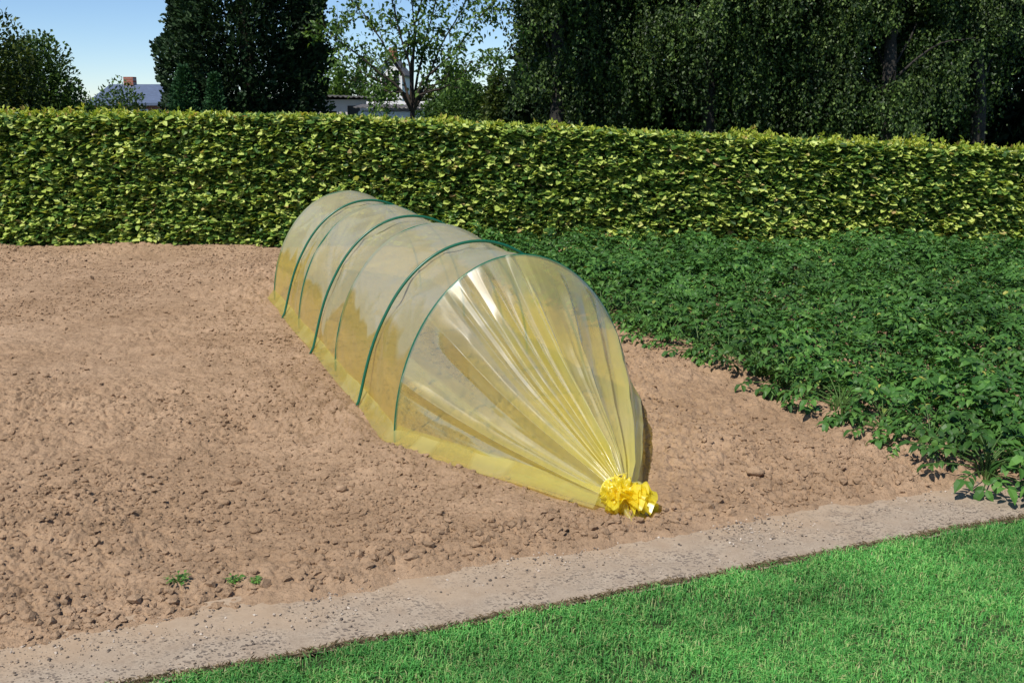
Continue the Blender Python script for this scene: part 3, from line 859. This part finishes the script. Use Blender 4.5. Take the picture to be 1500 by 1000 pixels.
# ------------------------------------------------------------------ hedge
def hedge():
    root = empty('hedge', (0, 11.1, 0))
    tag(root, 'long clipped beech hedge with yellow green leaves behind the garden bed', 'hedge')
    x0, x1 = -8.5, 8.5; TH = .62
    def top(x): return 1.345 - .048 * np.clip(x + 2.2, 0, 20) + .0 
    def bulge(x, z): return .06 * fbm(x * 1.3, z * 1.6, 3, 1) + .085 * fbm(x * 4.5, z * 8, 3, 4)
    # front face leaves
    n = 115000
    x = x0 + (x1 - x0) * rng.random(n); t = rng.random(n); z = .02 + (top(x) - .02) * t
    depth = rng.random(n) ** 1.6 * .20
    yf = hedge_front(x) - .06 * (z < .12) * 0 + bulge(x, z)
    y = yf + depth
    pos = np.stack([x, y, z], -1)
    # twig direction noise makes layered, roughly horizontal sprays
    ax = np.stack([rng.normal(size=n) * 1.25, -.75 + .45 * rng.normal(size=n), -.14 + .30 * rng.normal(size=n)], -1)
    nr = np.stack([.35 * rng.normal(size=n), -.35 + .35 * rng.normal(size=n), 1.0 + .25 * rng.normal(size=n)], -1)
    L = .040 + .062 * rng.random(n) ** 1.3
    V, F = leaves(pos, ax, nr, L, L * .70, OVAL)
    b = Bag(); b.add(V, F)
    # top and back leaves
    n = 36000
    x = x0 + (x1 - x0) * rng.random(n); y = hedge_front(x) + TH * rng.random(n)
    z = top(x) - .08 * rng.random(n)
    L = .05 + .03 * rng.random(n)
    V, F = leaves(np.stack([x, y, z], -1), rdir(n) * [1, 1, .4] + [0, 0, .2], np.tile([0, -.2, 1.0], (n, 1)) + .5 * rng.normal(size=(n, 3)), L, L * .68)
    b.add(V, F)
    n = 16000
    x = x0 + (x1 - x0) * rng.random(n); z = top(x) * rng.random(n); y = hedge_front(x) + TH + .05 * rng.random(n)
    V, F = leaves(np.stack([x, y, z], -1), rdir(n) + [0, .8, 0], np.tile([0, .4, 1.0], (n, 1)) + .5 * rng.normal(size=(n, 3)), .07, .05)
    b.add(V, F)
    b.build('leaves', M['hedge'], root, local=False)
    # young shoots above the clipped top
    bs = Bag(); bt = Bag()
    ns = 1500
    sx = x0 + (x1 - x0) * rng.random(ns); sy = hedge_front(sx) + .04 + .5 * rng.random(ns) ** 1.4
    env = np.clip(.6 + 1.6 * fbm(sx * 1.6, sx * 0, 3, 2), .15, 1.4)
    sh = (.025 + .075 * rng.random(ns) ** 1.5) * env
    base = np.stack([sx, sy, top(sx) - .05], -1)
    tipd = norm(np.stack([.5 * rng.normal(size=ns), .5 * rng.normal(size=ns) - .2, 1 + 0 * sx], -1))
    tip = base + tipd * (sh + .05)[:, None]
    for k in range(7):
        f = .35 + .65 * rng.random((ns, 1))
        p = base * (1 - f) + tip * f
        L = .035 + .028 * rng.random(ns)
        V, F = leaves(p, rdir(ns) + [0, -.3, .45], np.tile([0, -.3, 1.0], (ns, 1)) + .6 * rng.normal(size=(ns, 3)), L, L * .62)
        bs.add(V, F)
    bs.build('shoots', M['hedge_top'], root, local=False)
    # woody interior: many stems and a core of dense dark twig
    for k in range(150):
        x = x0 + (x1 - x0) * (k + rng.random()) / 150; y = hedge_front(x) + .32 + .08 * rng.normal()
        q = np.linspace(0, 1, 6)[:, None]
        p = np.array([[x, y, -.1]]) * (1 - q) + np.array([[x + .12 * rng.normal(), y + .06 * rng.normal(), float(top(x)) - .06]]) * q
        bt.add(*tube(p, np.linspace(.018, .005, 6), 5))
        for _ in range(8):
            z = .08 + (float(top(x)) - .3) * rng.random(); s0 = np.array([x, y, z]); e = s0 + np.array([.25 * rng.normal(), -.22 if rng.random() < .7 else .2, .12])
            bt.add(*tube(s0 * (1 - q) + e * q, np.linspace(.006, .0025, 6), 4))
    bt.build('twigs', M['twig'], root, local=False)
    # inner near-black leaves so that no light comes through
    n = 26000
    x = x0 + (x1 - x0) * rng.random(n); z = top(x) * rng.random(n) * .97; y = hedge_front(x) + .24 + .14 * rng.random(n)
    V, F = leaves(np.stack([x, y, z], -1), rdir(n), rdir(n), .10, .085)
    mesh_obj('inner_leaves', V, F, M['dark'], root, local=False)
hedge()

# ------------------------------------------------------------------ trees
def branch_path(p0, p1, r, wob=.05, n=8):
    q = np.linspace(0, 1, n)[:, None]
    P = p0 * (1 - q) + p1 * q
    L = np.linalg.norm(p1 - p0)
    w = r.normal(size=(n, 3)) * wob * L * .35; w[0] = 0; w[-1] = 0
    w = (w + np.roll(w, 1, 0)) * .5; w[0] = 0
    return P + w
GZ = -.1
def gz(y): return -.10 - min(1, max(0, (y - 13) / 14))

def conifer(x, y, h, prof, n, label, m, name='conifer_tree', seed=1, group=None, spray=.10, lump=.16):
    """prof: list of (z, radius)"""
    r = np.random.default_rng(seed); g0 = gz(y)
    root = empty(name, (x, y, g0)); tag(root, label, 'tree', group)
    zs, rs = zip(*prof)
    q = np.linspace(0, 1, 10)[:, None]
    V, F = tube(np.array([[0, 0, 0.0]]) * (1 - q) + np.array([[0, 0, h * .95]]) * q, np.linspace(.14, .02, 10), 8)
    mesh_obj('trunk', V, F, M['bark'], root, smooth=True)
    z = g0 * 0 + h * (1 - (1 - r.random(n)) ** 1.0) ; az = r.random(n) * 6.283
    R0 = np.interp(z, zs, rs)
    lm = fbm(az * 2.6 + 9, z * 2.2, 2, 2) * lump * 2 + fbm(az * 7, z * 5, 2, 5) * lump * .9
    rad = R0 * (1 + lm) - R0 * .42 * r.random(n) ** 2.0
    pos = np.stack([rad * np.cos(az), rad * np.sin(az), z], -1)
    out = np.stack([np.cos(az), np.sin(az), np.zeros(n)], -1)
    ax = norm(out * .7 + np.array([0, 0, .55]) + .55 * r.normal(size=(n, 3)))
    nr = norm(np.cross(out, [0, 0, 1.0]) + .9 * r.normal(size=(n, 3)))
    L = spray * (.6 + .7 * r.random(n))
    tv = np.array([[0, 0, 0], [.25, .30, .05], [.5, .12, 0], [.7, .34, .05], [1, 0, -.05], [.7, -.34, .05], [.5, -.12, 0], [.25, -.30, .05]])
    tf = [np.array([[0, 2, 1], [2, 4, 3], [0, 7, 6], [6, 5, 4]]), np.array([[0, 6, 4, 2]])]
    V, F = leaves(pos, ax, nr, L, L * .7, (tv, tf))
    mesh_obj('crown', V, F, M[m], root)
    return root
# big dark thuja behind the hedge at the left
conifer(-3.55, 14.2, 6.2, [(0, .80), (1.2, .86), (1.7, .93), (2.3, 1.02), (3.0, .98), (4.5, .75), (6.2, .05)], 90000,
        'huge dark conifer behind the hedge at the left', 'conifer', seed=4, spray=.085)
conifer(-4.13, 13.3, 2.02, [(0, .26), (1.2, .22), (1.7, .14), (2.02, .02)], 9000, 'young narrow green conifer at the left foot of the huge dark one', 'conifer2', seed=6, spray=.06, lump=.1)
conifer(-3.72, 13.2, 1.93, [(0, .20), (1.2, .17), (1.93, .02)], 8000, 'young green conifer directly in front of the huge dark conifer', 'conifer2', seed=7, spray=.06, lump=.1)

def shrub(x, y, rx, ry, h, n, label, m, seed, leaf=.05, cat='shrub', name='shrub', lobes=9):
    r = np.random.default_rng(seed); g0 = gz(y)
    root = empty(name, (x, y, g0)); tag(root, label, cat)
    b = Bag(); bl = Bag()
    k = lobes; per = n // k
    for i in range(k):
        az = r.random() * 6.283; rr = r.random() ** .5
        c = np.array([rx * .62 * rr * math.cos(az), ry * .62 * rr * math.sin(az), h * (.35 + .45 * r.random())])
        sz = np.array([rx, ry, h * .75]) * (.34 + .2 * r.random()); c[2] = min(c[2], h - sz[2] * .8)
        b.add(*tube(branch_path(np.array([0, 0, 0.0]), c, r), np.linspace(.03, .008, 8), 5))
        d = norm(r.normal(size=(per, 3))); q = (.45 + .62 * r.random(per) ** .6)[:, None]
        pos = c + d * sz * q
        pos[:, 2] = np.maximum(pos[:, 2], .02)
        L = leaf * (.6 + .7 * r.random(per))
        bl.add(*leaves(pos, d + .7 * r.normal(size=(per, 3)) + [0, 0, .1], np.tile([0, 0, 1.0], (per, 1)) + .6 * r.normal(size=(per, 3)), L, L * .62))
    b.build('branches', M['bark'], root, smooth=True)
    bl.build('foliage', M[m], root)
    return root

def px_at(px, py, Y):
    x = (px - 750) / 1500; w = (500 - py) / 1500
    dy = math.cos(PITCH) + w * math.sin(PITCH); dz = -math.sin(PITCH) + w * math.cos(PITCH)
    t = Y / dy; return np.array([x * t, Y, H_CAM + dz * t])
def place_shrub(px, top, wpx, Y, *a, **k):
    c = px_at(px, top, Y); s = Y / 1540.0
    shrub(c[0], Y, wpx * s / 2, wpx * s / 2, c[2] - gz(Y), *a, **k)
place_shrub(492, 100, 56, 33, 5000, 'bright leafy shrub between the dark conifer and the open tree', 'cherry', 21, leaf=.13)
place_shrub(548, 112, 96, 34, 9000, 'green shrub behind the hedge left of the open tree trunk', 'shrub', 22, leaf=.13)
place_shrub(610, 122, 100, 33, 9000, 'olive green shrub at the foot of the open tree', 'shrub2', 23, leaf=.13)
place_shrub(672, 120, 110, 34, 11000, 'green shrub behind the hedge right of the open tree trunk', 'shrub', 24, leaf=.13)
place_shrub(735, 108, 90, 32, 10000, 'light green shrub below the leftmost birch', 'shrub2', 25, leaf=.12)
place_shrub(640, 140, 120, 26, 7000, 'low dark shrub just over the hedge between the trunks', 'shrub', 26, leaf=.10)

def open_tree():
    r = np.random.default_rng(12); Y = 13.4
    base = px_at(603, 300, Y); base[2] = gz(Y)
    root = empty('open_tree', (base[0], Y, base[2]))
    tag(root, 'small open deciduous tree with sparse leaves against the sky', 'tree')
    b = Bag(); tips = []
    def loc(px, py, dy=0): 
        q = px_at(px, py, Y + dy); return q - base
    fork = loc(604, 165)
    b.add(*tube(branch_path(np.zeros(3), fork, r, .02), np.linspace(.045, .032, 8), 8))
    mains = [((605, 100), (600, -60), 0), ((590, 110), (508, -20), .3), ((585, 130), (470, 35), -.3), ((600, 95), (560, -60), -.4), ((612, 110), (660, -50), .3),
             ((618, 120), (735, -10), -.3), ((625, 130), (760, 65), .3), ((596, 140), (480, 75), .4), ((612, 140), (700, 95), -.5), ((603, 90), (630, -80), -.2), ((622, 125), (700, -40), .6),
             ((590, 135), (510, 105), -.6)]
    def grow(p, d, L, rad, lvl):
        e = p + d * L; path = branch_path(p, e, r, .10, 6)
        b.add(*tube(path, np.linspace(rad, rad * .5, 6), 5, cap=False))
        for q in np.linspace(.2, 1, 5): tips.append((p + (e - p) * q, lvl))
        if lvl < 2:
            for _ in range(4 if lvl == 0 else 3):
                f = .3 + .65 * r.random(); nd = norm(d + .65 * r.normal(size=3) + [0, 0, .1])
                grow(p + (e - p) * f, nd, L * (.35 + .25 * r.random()), rad * .5, lvl + 1)
    for (m1, e1, dy) in mains:
        p1 = loc(*m1, dy * .3); p2 = loc(*e1, dy)
        b.add(*tube(branch_path(fork, p1, r, .03, 6), np.linspace(.022, .016, 6), 6, cap=False))
        L = np.linalg.norm(p2 - p1); d = (p2 - p1) / L
        n = 3; q0 = p1; rad = .015
        for i in range(n):
            q1 = p1 + d * L * (i + 1) / n + .04 * r.normal(size=3)
            b.add(*tube(branch_path(q0, q1, r, .05, 6), np.linspace(rad, rad * .7, 6), 6, cap=False)); rad *= .7
            for q in np.linspace(.2, 1, 4): tips.append((q0 + (q1 - q0) * q, 1))
            for _ in range(3):
                nd = norm(d + .8 * r.normal(size=3) + [0, 0, .15]); f = r.random()
                grow(q0 + (q1 - q0) * f, nd, .22 + .28 * r.random(), rad * .55, 1)
            q0 = q1
    b.build('trunk', M['bark'], root, smooth=True)
    T = np.array([t[0] for t in tips]); 
    T = T[r.random(len(T)) < .42]
    k = 6; P = np.repeat(T, k, 0) + .045 * r.normal(size=(len(T) * k, 3)); n = len(P)
    keep = P[:, 2] > 1.3; P = P[keep]; n = len(P)
    L = .045 + .030 * r.random(n)
    V, F = leaves(P, norm(r.normal(size=(n, 3))) + [0, -.1, -.45], np.tile([0, -.5, 1.0], (n, 1)) + .7 * r.normal(size=(n, 3)), L, L * .6, OVATE, .15)
    mesh_obj('crown', V, F, M['cherry'], root)
open_tree()

def birch(px, Y, w, low, n_str, label, seed, m='birch', gap=0.0, h=8.0):
    """weeping birch: strands of leaves hang from arching limbs"""
    r = np.random.default_rng(seed)
    c = px_at(px, 200, Y); g0 = gz(Y)
    root = empty('birch_tree', (c[0], Y, g0)); tag(root, label, 'tree', 'weeping birches behind the hedge')
    b = Bag()
    lean = .15 * r.normal()
    tpath = branch_path(np.array([0, 0, 0.0]), np.array([lean, 0, h * .92]), r, .03, 12)
    b.add(*tube(tpath, np.linspace(.16, .03, 12), 8))
    limbs = []
    for i in range(26):
        z0 = 1.6 + (h - 2.2) * r.random(); p0 = np.array([lean * z0 / h, 0, z0])
        az = r.random() * 6.283; reach = w * (.35 + .65 * r.random()) * (1 - .45 * max(0, (z0 - 4) / (h - 4)))
        e = p0 + np.array([math.cos(az) * reach, math.sin(az) * reach, .5 + .9 * r.random()])
        path = branch_path(p0, e, r, .06, 8); path[:, 2] += .25 * np.sin(np.linspace(0, math.pi, 8))
        b.add(*tube(path, np.linspace(.028, .006, 8), 5)); limbs.append(path)
    # clumps from which strands hang
    nc = n_str // 30; cl = []
    for i in range(nc):
        P = limbs[r.integers(len(limbs))]; f = .35 + .65 * r.random(); q = P[int(f * 7)] + .22 * r.normal(size=3)
        cl.append(q)
    cl = np.array(cl)
    top = np.repeat(cl, 30, 0) + np.stack([.19 * r.normal(size=nc * 30), .19 * r.normal(size=nc * 30), .14 * r.normal(size=nc * 30)], -1)
    ns = len(top)
    SL = (.35 + 1.1 * r.random(ns))
    lowz = low + .45 * fbm(top[:, 0] * .9 + seed, top[:, 1] * .9, 2, 1) * 2
    SL = np.minimum(SL, np.maximum(.1, top[:, 2] - lowz))
    per = 17; Lp = []
    f = r.random((ns, per)); zz = top[:, 2, None] - f * SL[:, None]
    sway = .05 * r.normal(size=(ns, 1)) * f
    X = top[:, 0, None] + sway + .022 * r.normal(size=(ns, per)); Yy = top[:, 1, None] + .022 * r.normal(size=(ns, per))
    pos = np.stack([X, Yy, zz], -1).reshape(-1, 3)
    hole = fbm((pos[:, 0] + c[0]) * 1.5 + .6 * pos[:, 1], pos[:, 2] * 1.1 - .4 * pos[:, 0], 3, 2)
    pos = pos[hole > -.24 + .06 * r.normal(size=len(pos))]; n = len(pos)
    L = .045 + .035 * r.random(n) + .03 * np.clip((pos[:, 2] - 3.6) / 2, 0, 1)
    V, F = leaves(pos, r.normal(size=(n, 3)) * [.6, .6, .4] + [0, 0, -.9], r.normal(size=(n, 3)) * [1, 1, .5] + [0, -.5, .3], L, L * .72)
    mesh_obj('crown', V, F, M[m], root)
    b.build('trunk', M['birchbark'], root, smooth=True)
birch(812, 18.0, 1.1, 1.25, 3000, 'weeping birch with a ragged edge against the sky, leftmost of the row', 31)
birch(905, 19.2, 1.7, 1.35, 4600, 'full weeping birch, second from the left in the row', 32)
birch(1040, 18.4, 1.5, 1.15, 4600, 'weeping birch with a deep black hollow to its left, middle of the row', 33)
birch(1165, 18.8, 1.5, 1.2, 4600, 'weeping birch over the right part of the hedge, fourth in the row', 34)
birch(1300, 18.2, 1.6, 1.1, 4600, 'weeping birch, fifth in the row from the left', 35)
birch(1430, 19.0, 1.7, 1.1, 4600, 'weeping birch, last of the row at the right', 36)
# dark tree row added to make the gaps under the birches black
for i, (px, w, hh) in enumerate([(850, 1.3, 5.5), (960, 1.5, 6.5), (1080, 1.5, 6), (1195, 1.5, 6.5), (1310, 1.5, 6), (1430, 1.6, 6.5), (1540, 1.5, 6)]):
    c = px_at(px, 200, 22.5)
    words = ['leftmost', 'second', 'third', 'fourth', 'fifth', 'sixth', 'rightmost']
    conifer(c[0], 22.5, hh + 1, [(0, w), (2.5, w * 1.05), (4.5, w * .85), (hh + 1, .1)], 9000,
            'near black foliage added for blackness behind the birches, ' + words[i] + ' of the dark row', 'dark', 'dark_backing_tree', 50 + i, 'dark foliage added behind the birches', spray=.26, lump=.12)

# outside the photographed part, at the left: more garden trees
place_shrub(60, 70, 170, 19, 14000, 'round green bush behind the hedge at the far left', 'shrub', 41, leaf=.08)
place_shrub(-30, 20, 170, 17, 14000, 'tall olive bush at the left edge behind the hedge', 'shrub2', 42, leaf=.08)
place_shrub(165, 128, 120, 24, 9000, 'low dark bush in front of the slate roofed house', 'shrub', 43, leaf=.08)

# ------------------------------------------------------------------ buildings
def box(b, x0, x1, y0, y1, z0, z1):
    V = np.array([[x, y, z] for z in (z0, z1) for y in (y0, y1) for x in (x0, x1)], float)
    F = np.array([[0, 2, 3, 1], [4, 5, 7, 6], [0, 1, 5, 4], [2, 6, 7, 3], [0, 4, 6, 2], [1, 3, 7, 5]])
    b.add(V, F)
def shed():
    Y = 30.0; g = gz(Y)
    xl = px_at(395, 150, Y)[0]; xr = px_at(538, 150, Y)[0]
    zt = px_at(0, 146, Y)[2] - g
    root = empty('outbuilding', (xl, Y, g)); tag(root, 'low pale rendered outbuilding with dark openings seen over the hedge', 'outbuilding')
    W = xr - xl; D = 3.0
    wl = px_at(503, 0, Y)[0] - xl; wr = px_at(522, 0, Y)[0] - xl
    z1 = px_at(0, 155, Y)[2] - g; z0 = z1 - .55
    w2l = px_at(470, 0, Y)[0] - xl; w2r = px_at(487, 0, Y)[0] - xl; zz1 = px_at(0, 163, Y)[2] - g; zz0 = zz1 - .5
    b = Bag()
    # front wall built round its two openings
    box(b, 0, w2l, 0, .2, 0, zt); box(b, w2l, w2r, 0, .2, zz1, zt); box(b, w2l, w2r, 0, .2, 0, zz0)
    box(b, w2r, wl, 0, .2, 0, zt); box(b, wl, wr, 0, .2, z1, zt); box(b, wl, wr, 0, .2, 0, z0); box(b, wr, W, 0, .2, 0, zt)
    box(b, 0, .2, .203, D, 0, zt); box(b, W - .2, W, .203, D, 0, zt); box(b, .203, W - .203, D - .2, D, 0, zt)
    b.build('wall', M['render_wall'], root)
    for (l, r_, a, c) in ((wl, wr, z0, z1), (w2l, w2r, zz0, zz1)):
        q = Bag(); box(q, l, r_, .12, .15, a, c); w = q.build('window', M['darkvoid'], root)
        q = Bag(); box(q, l - .02, r_ + .02, -.04, -.003, a - .05, a); q.build('sill', M['white'], w)
    # corrugated roof with a low pitch
    n = 120; xs = np.linspace(-.25, W + .2, n); ys = np.linspace(-.25, D + .2, 6)
    X, Yy = np.meshgrid(xs, ys, indexing='ij'); Z = zt + .05 - .02 * Yy + .02 * np.sin(X * 2 * math.pi / .15) + .08 * (1 - X / W)
    V = np.stack([X, Yy, Z], -1).reshape(-1, 3); o = mesh_obj('roof', V, grid_faces(n, 6), M['greyroof'], root)
    s = o.modifiers.new('t', 'SOLIDIFY'); s.thickness = .03
shed()
def lean_to():
    Y = 27.0; g = gz(Y); xl = px_at(519, 0, Y)[0]; xr = px_at(612, 0, Y)[0]
    root = empty('lean_to_shed', (xl, Y, g)); tag(root, 'low white walled shed with grey sloping roof beside the outbuilding', 'shed')
    W = xr - xl; zt = px_at(0, 157, Y)[2] - g; zb = zt + .04
    b = Bag(); box(b, 0, W, 0, .15, 0, zt - .12); box(b, 0, .15, .153, 1.6, 0, zt - .1); box(b, W - .15, W, .153, 1.6, 0, zt - .1); box(b, 0, W, 1.603, 1.75, 0, zb + .1)
    b.build('wall', M['white'], root)
    n = 60; X, Yy = np.meshgrid(np.linspace(-.1, W + .1, n), np.linspace(-.15, 1.55, 4), indexing='ij')
    Z = zt - .02 + (zb - zt + .02) * (Yy + .15) / 1.7 + .012 * np.sin(X * 2 * math.pi / .12)
    o = mesh_obj('roof', np.stack([X, Yy, Z], -1).reshape(-1, 3), grid_faces(n, 4), M['greyroof'], root)
    s = o.modifiers.new('t', 'SOLIDIFY'); s.thickness = .02
    q = Bag(); box(q, W * .5, W * .8, -.03, -.003, .0, zt - .3); q.build('door', M['greyroof'], root)
lean_to()
def gable_house(name, px0, px1, pyt, Y, D, wallm, roofm, label, rise, win=True, chim=True):
    g = gz(Y); xl = px_at(px0, 0, Y)[0]; xr = px_at(px1, 0, Y)[0]; W = xr - xl
    ztop = px_at(0, pyt, Y)[2] - g; ze = ztop - rise
    root = empty(name, (xl, Y, g)); tag(root, label, 'house')
    V = np.array([[0, 0, 0], [W, 0, 0], [W, 0, ze], [W / 2, 0, ztop - .1], [0, 0, ze], [0, D, 0], [W, D, 0], [W, D, ze], [W / 2, D, ztop - .1], [0, D, ze]], float)
    F = [np.array([[0, 1, 2, 3, 4], [5, 9, 8, 7, 6]]), np.array([[1, 6, 7, 2], [0, 4, 9, 5]])]
    mesh_obj('wall', V, F, M[wallm], root)
    r = Bag()
    for s in (0, 1):
        x0, x1 = (-.3, W / 2) if s == 0 else (W + .3, W / 2)
        z0 = ze - .3 * rise / (W / 2)
        V = np.array([[x0, -.25, z0], [x1, -.25, ztop], [x1, D + .25, ztop], [x0, D + .25, z0], [x0, -.25, z0 + .14], [x1, -.25, ztop + .14], [x1, D + .25, ztop + .14], [x0, D + .25, z0 + .14]])
        r.add(V, np.array([[0, 1, 2, 3], [4, 5, 6, 7], [0, 1, 5, 4], [2, 3, 7, 6], [0, 3, 7, 4], [1, 2, 6, 5]]))
    rf = r.build('roof', M[roofm], root)
    if chim:
        c = Bag(); box(c, W * .5 - .3, W * .5 + .3, D * .3, D * .3 + .6, ztop - .3, ztop + .9); c.build('chimney', M['brick'], rf)
    if win:
        for u in (.3, .7):
            q = Bag(); box(q, W * u - .4, W * u + .4, -.05, -.004, ze - 1.5, ze - .3); w = q.build('window', M['white'], root)
            q = Bag(); box(q, W * u - .33, W * u + .33, -.07, -.054, ze - 1.43, ze - .37); q.build('pane', M['darkvoid'], w)
# ridge parallel to the view line for the white gable, slate house behind the left end of the hedge
gable_house('white_house', 552, 586, 84, 90, 7, 'white', 'greyroof', 'tall white gabled house glimpsed through the open tree', 1.2)
def slate_house():
    Y = 58.0; g = gz(Y); xl = px_at(120, 0, Y)[0]; xr = px_at(262, 0, Y)[0]; W = xr - xl
    ze = px_at(0, 152, Y)[2] - g; zt = px_at(0, 126, Y)[2] - g; D = 7
    root = empty('brick_house', (xl, Y, g)); tag(root, 'red brick house with a blue slate roof beyond the hedge at the left', 'house')
    V = np.array([[0, 0, 0], [W, 0, 0], [W, D, 0], [0, D, 0], [0, 0, ze], [W, 0, ze], [W, D, ze], [0, D, ze], [0, D / 2, zt - .1], [W, D / 2, zt - .1]], float)
    mesh_obj('wall', V, [np.array([[0, 1, 5, 4], [2, 3, 7, 6]]), np.array([[1, 2, 6, 9, 5], [3, 0, 4, 8, 7]])], M['brick'], root)
    r = Bag()
    for s in (0, 1):
        y0 = -.3 if s == 0 else D + .3
        z0 = ze - .1; 
        V = np.array([[-.2, y0, z0], [W + .2, y0, z0], [W + .2, D / 2, zt], [-.2, D / 2, zt], [-.2, y0, z0 + .14], [W + .2, y0, z0 + .14], [W + .2, D / 2, zt + .14], [-.2, D / 2, zt + .14]])
        r.add(V, np.array([[0, 1, 2, 3], [4, 5, 6, 7], [0, 1, 5, 4], [2, 3, 7, 6], [0, 3, 7, 4], [1, 2, 6, 5]]))
    rf = r.build('roof', M['slate'], root)
    for u in (.2, .985):
        c = Bag(); box(c, W * u - .35, W * u + .2, D / 2 - .3, D / 2 + .3, zt - .3, zt + .55); ch = c.build('chimney', M['brick'], rf)
    for u in (.2, .5, .8):
        q = Bag(); box(q, W * u - .5, W * u + .5, -.05, -.004, ze - 1.5, ze - .3); w = q.build('window', M['white'], root)
        q = Bag(); box(q, W * u - .43, W * u + .43, -.07, -.054, ze - 1.43, ze - .37); q.build('pane', M['darkvoid'], w)
slate_house()
def treeline():
    n = 60000; x = -90 + 180 * rng.random(n); hgt = 2.4 + 2.2 * fbm(x * .12, x * 0, 3, 3)
    z = -1.1 + hgt * rng.random(n) ** .8; y = 120 + 6 * rng.random(n)
    V, F = leaves(np.stack([x, y, z], -1), rdir(n), rdir(n), .7, .5)
    tag(mesh_obj('distant_woodland', V, F, M['shrub']), 'distant low line of trees on the skyline', 'woodland', kind='stuff')
treeline()

# ------------------------------------------------------------------ light
W = bpy.data.worlds.new('World'); S.world = W; W.use_nodes = True
nt = W.node_tree; nt.nodes.clear()
wo = nt.nodes.new('ShaderNodeOutputWorld'); bg = nt.nodes.new('ShaderNodeBackground'); sky = nt.nodes.new('ShaderNodeTexSky')
SUN_EL, SUN_AZ = R(55), R(-145)   # azimuth of the sun from +Y, clockwise positive
sky.sky_type = 'NISHITA'; sky.sun_disc = False; sky.sun_elevation = SUN_EL; sky.sun_rotation = SUN_AZ
sky.air_density = 1.0; sky.dust_density = 0.0; sky.altitude = 2500; sky.ozone_density = 6.0
bg.inputs[1].default_value = .10
nt.links.new(sky.outputs[0], bg.inputs[0]); nt.links.new(bg.outputs[0], wo.inputs[0])
sd = bpy.data.lights.new('sun', 'SUN'); sd.energy = 4.2; sd.angle = R(.5); sd.color = (1, .955, .88)
so = bpy.data.objects.new('sun', sd); COL.objects.link(so)
dirv = Vector((math.sin(SUN_AZ) * math.cos(SUN_EL), math.cos(SUN_AZ) * math.cos(SUN_EL), math.sin(SUN_EL)))
so.rotation_euler = dirv.to_track_quat('Z', 'Y').to_euler()
vs = S.view_settings; vs.view_transform = 'Standard'; vs.look = 'None'; vs.gamma = 1; vs.exposure = .32; vs.use_curve_mapping = False
S.render.engine = 'CYCLES'
S.cycles.transparent_max_bounces = 24; S.cycles.max_bounces = 8
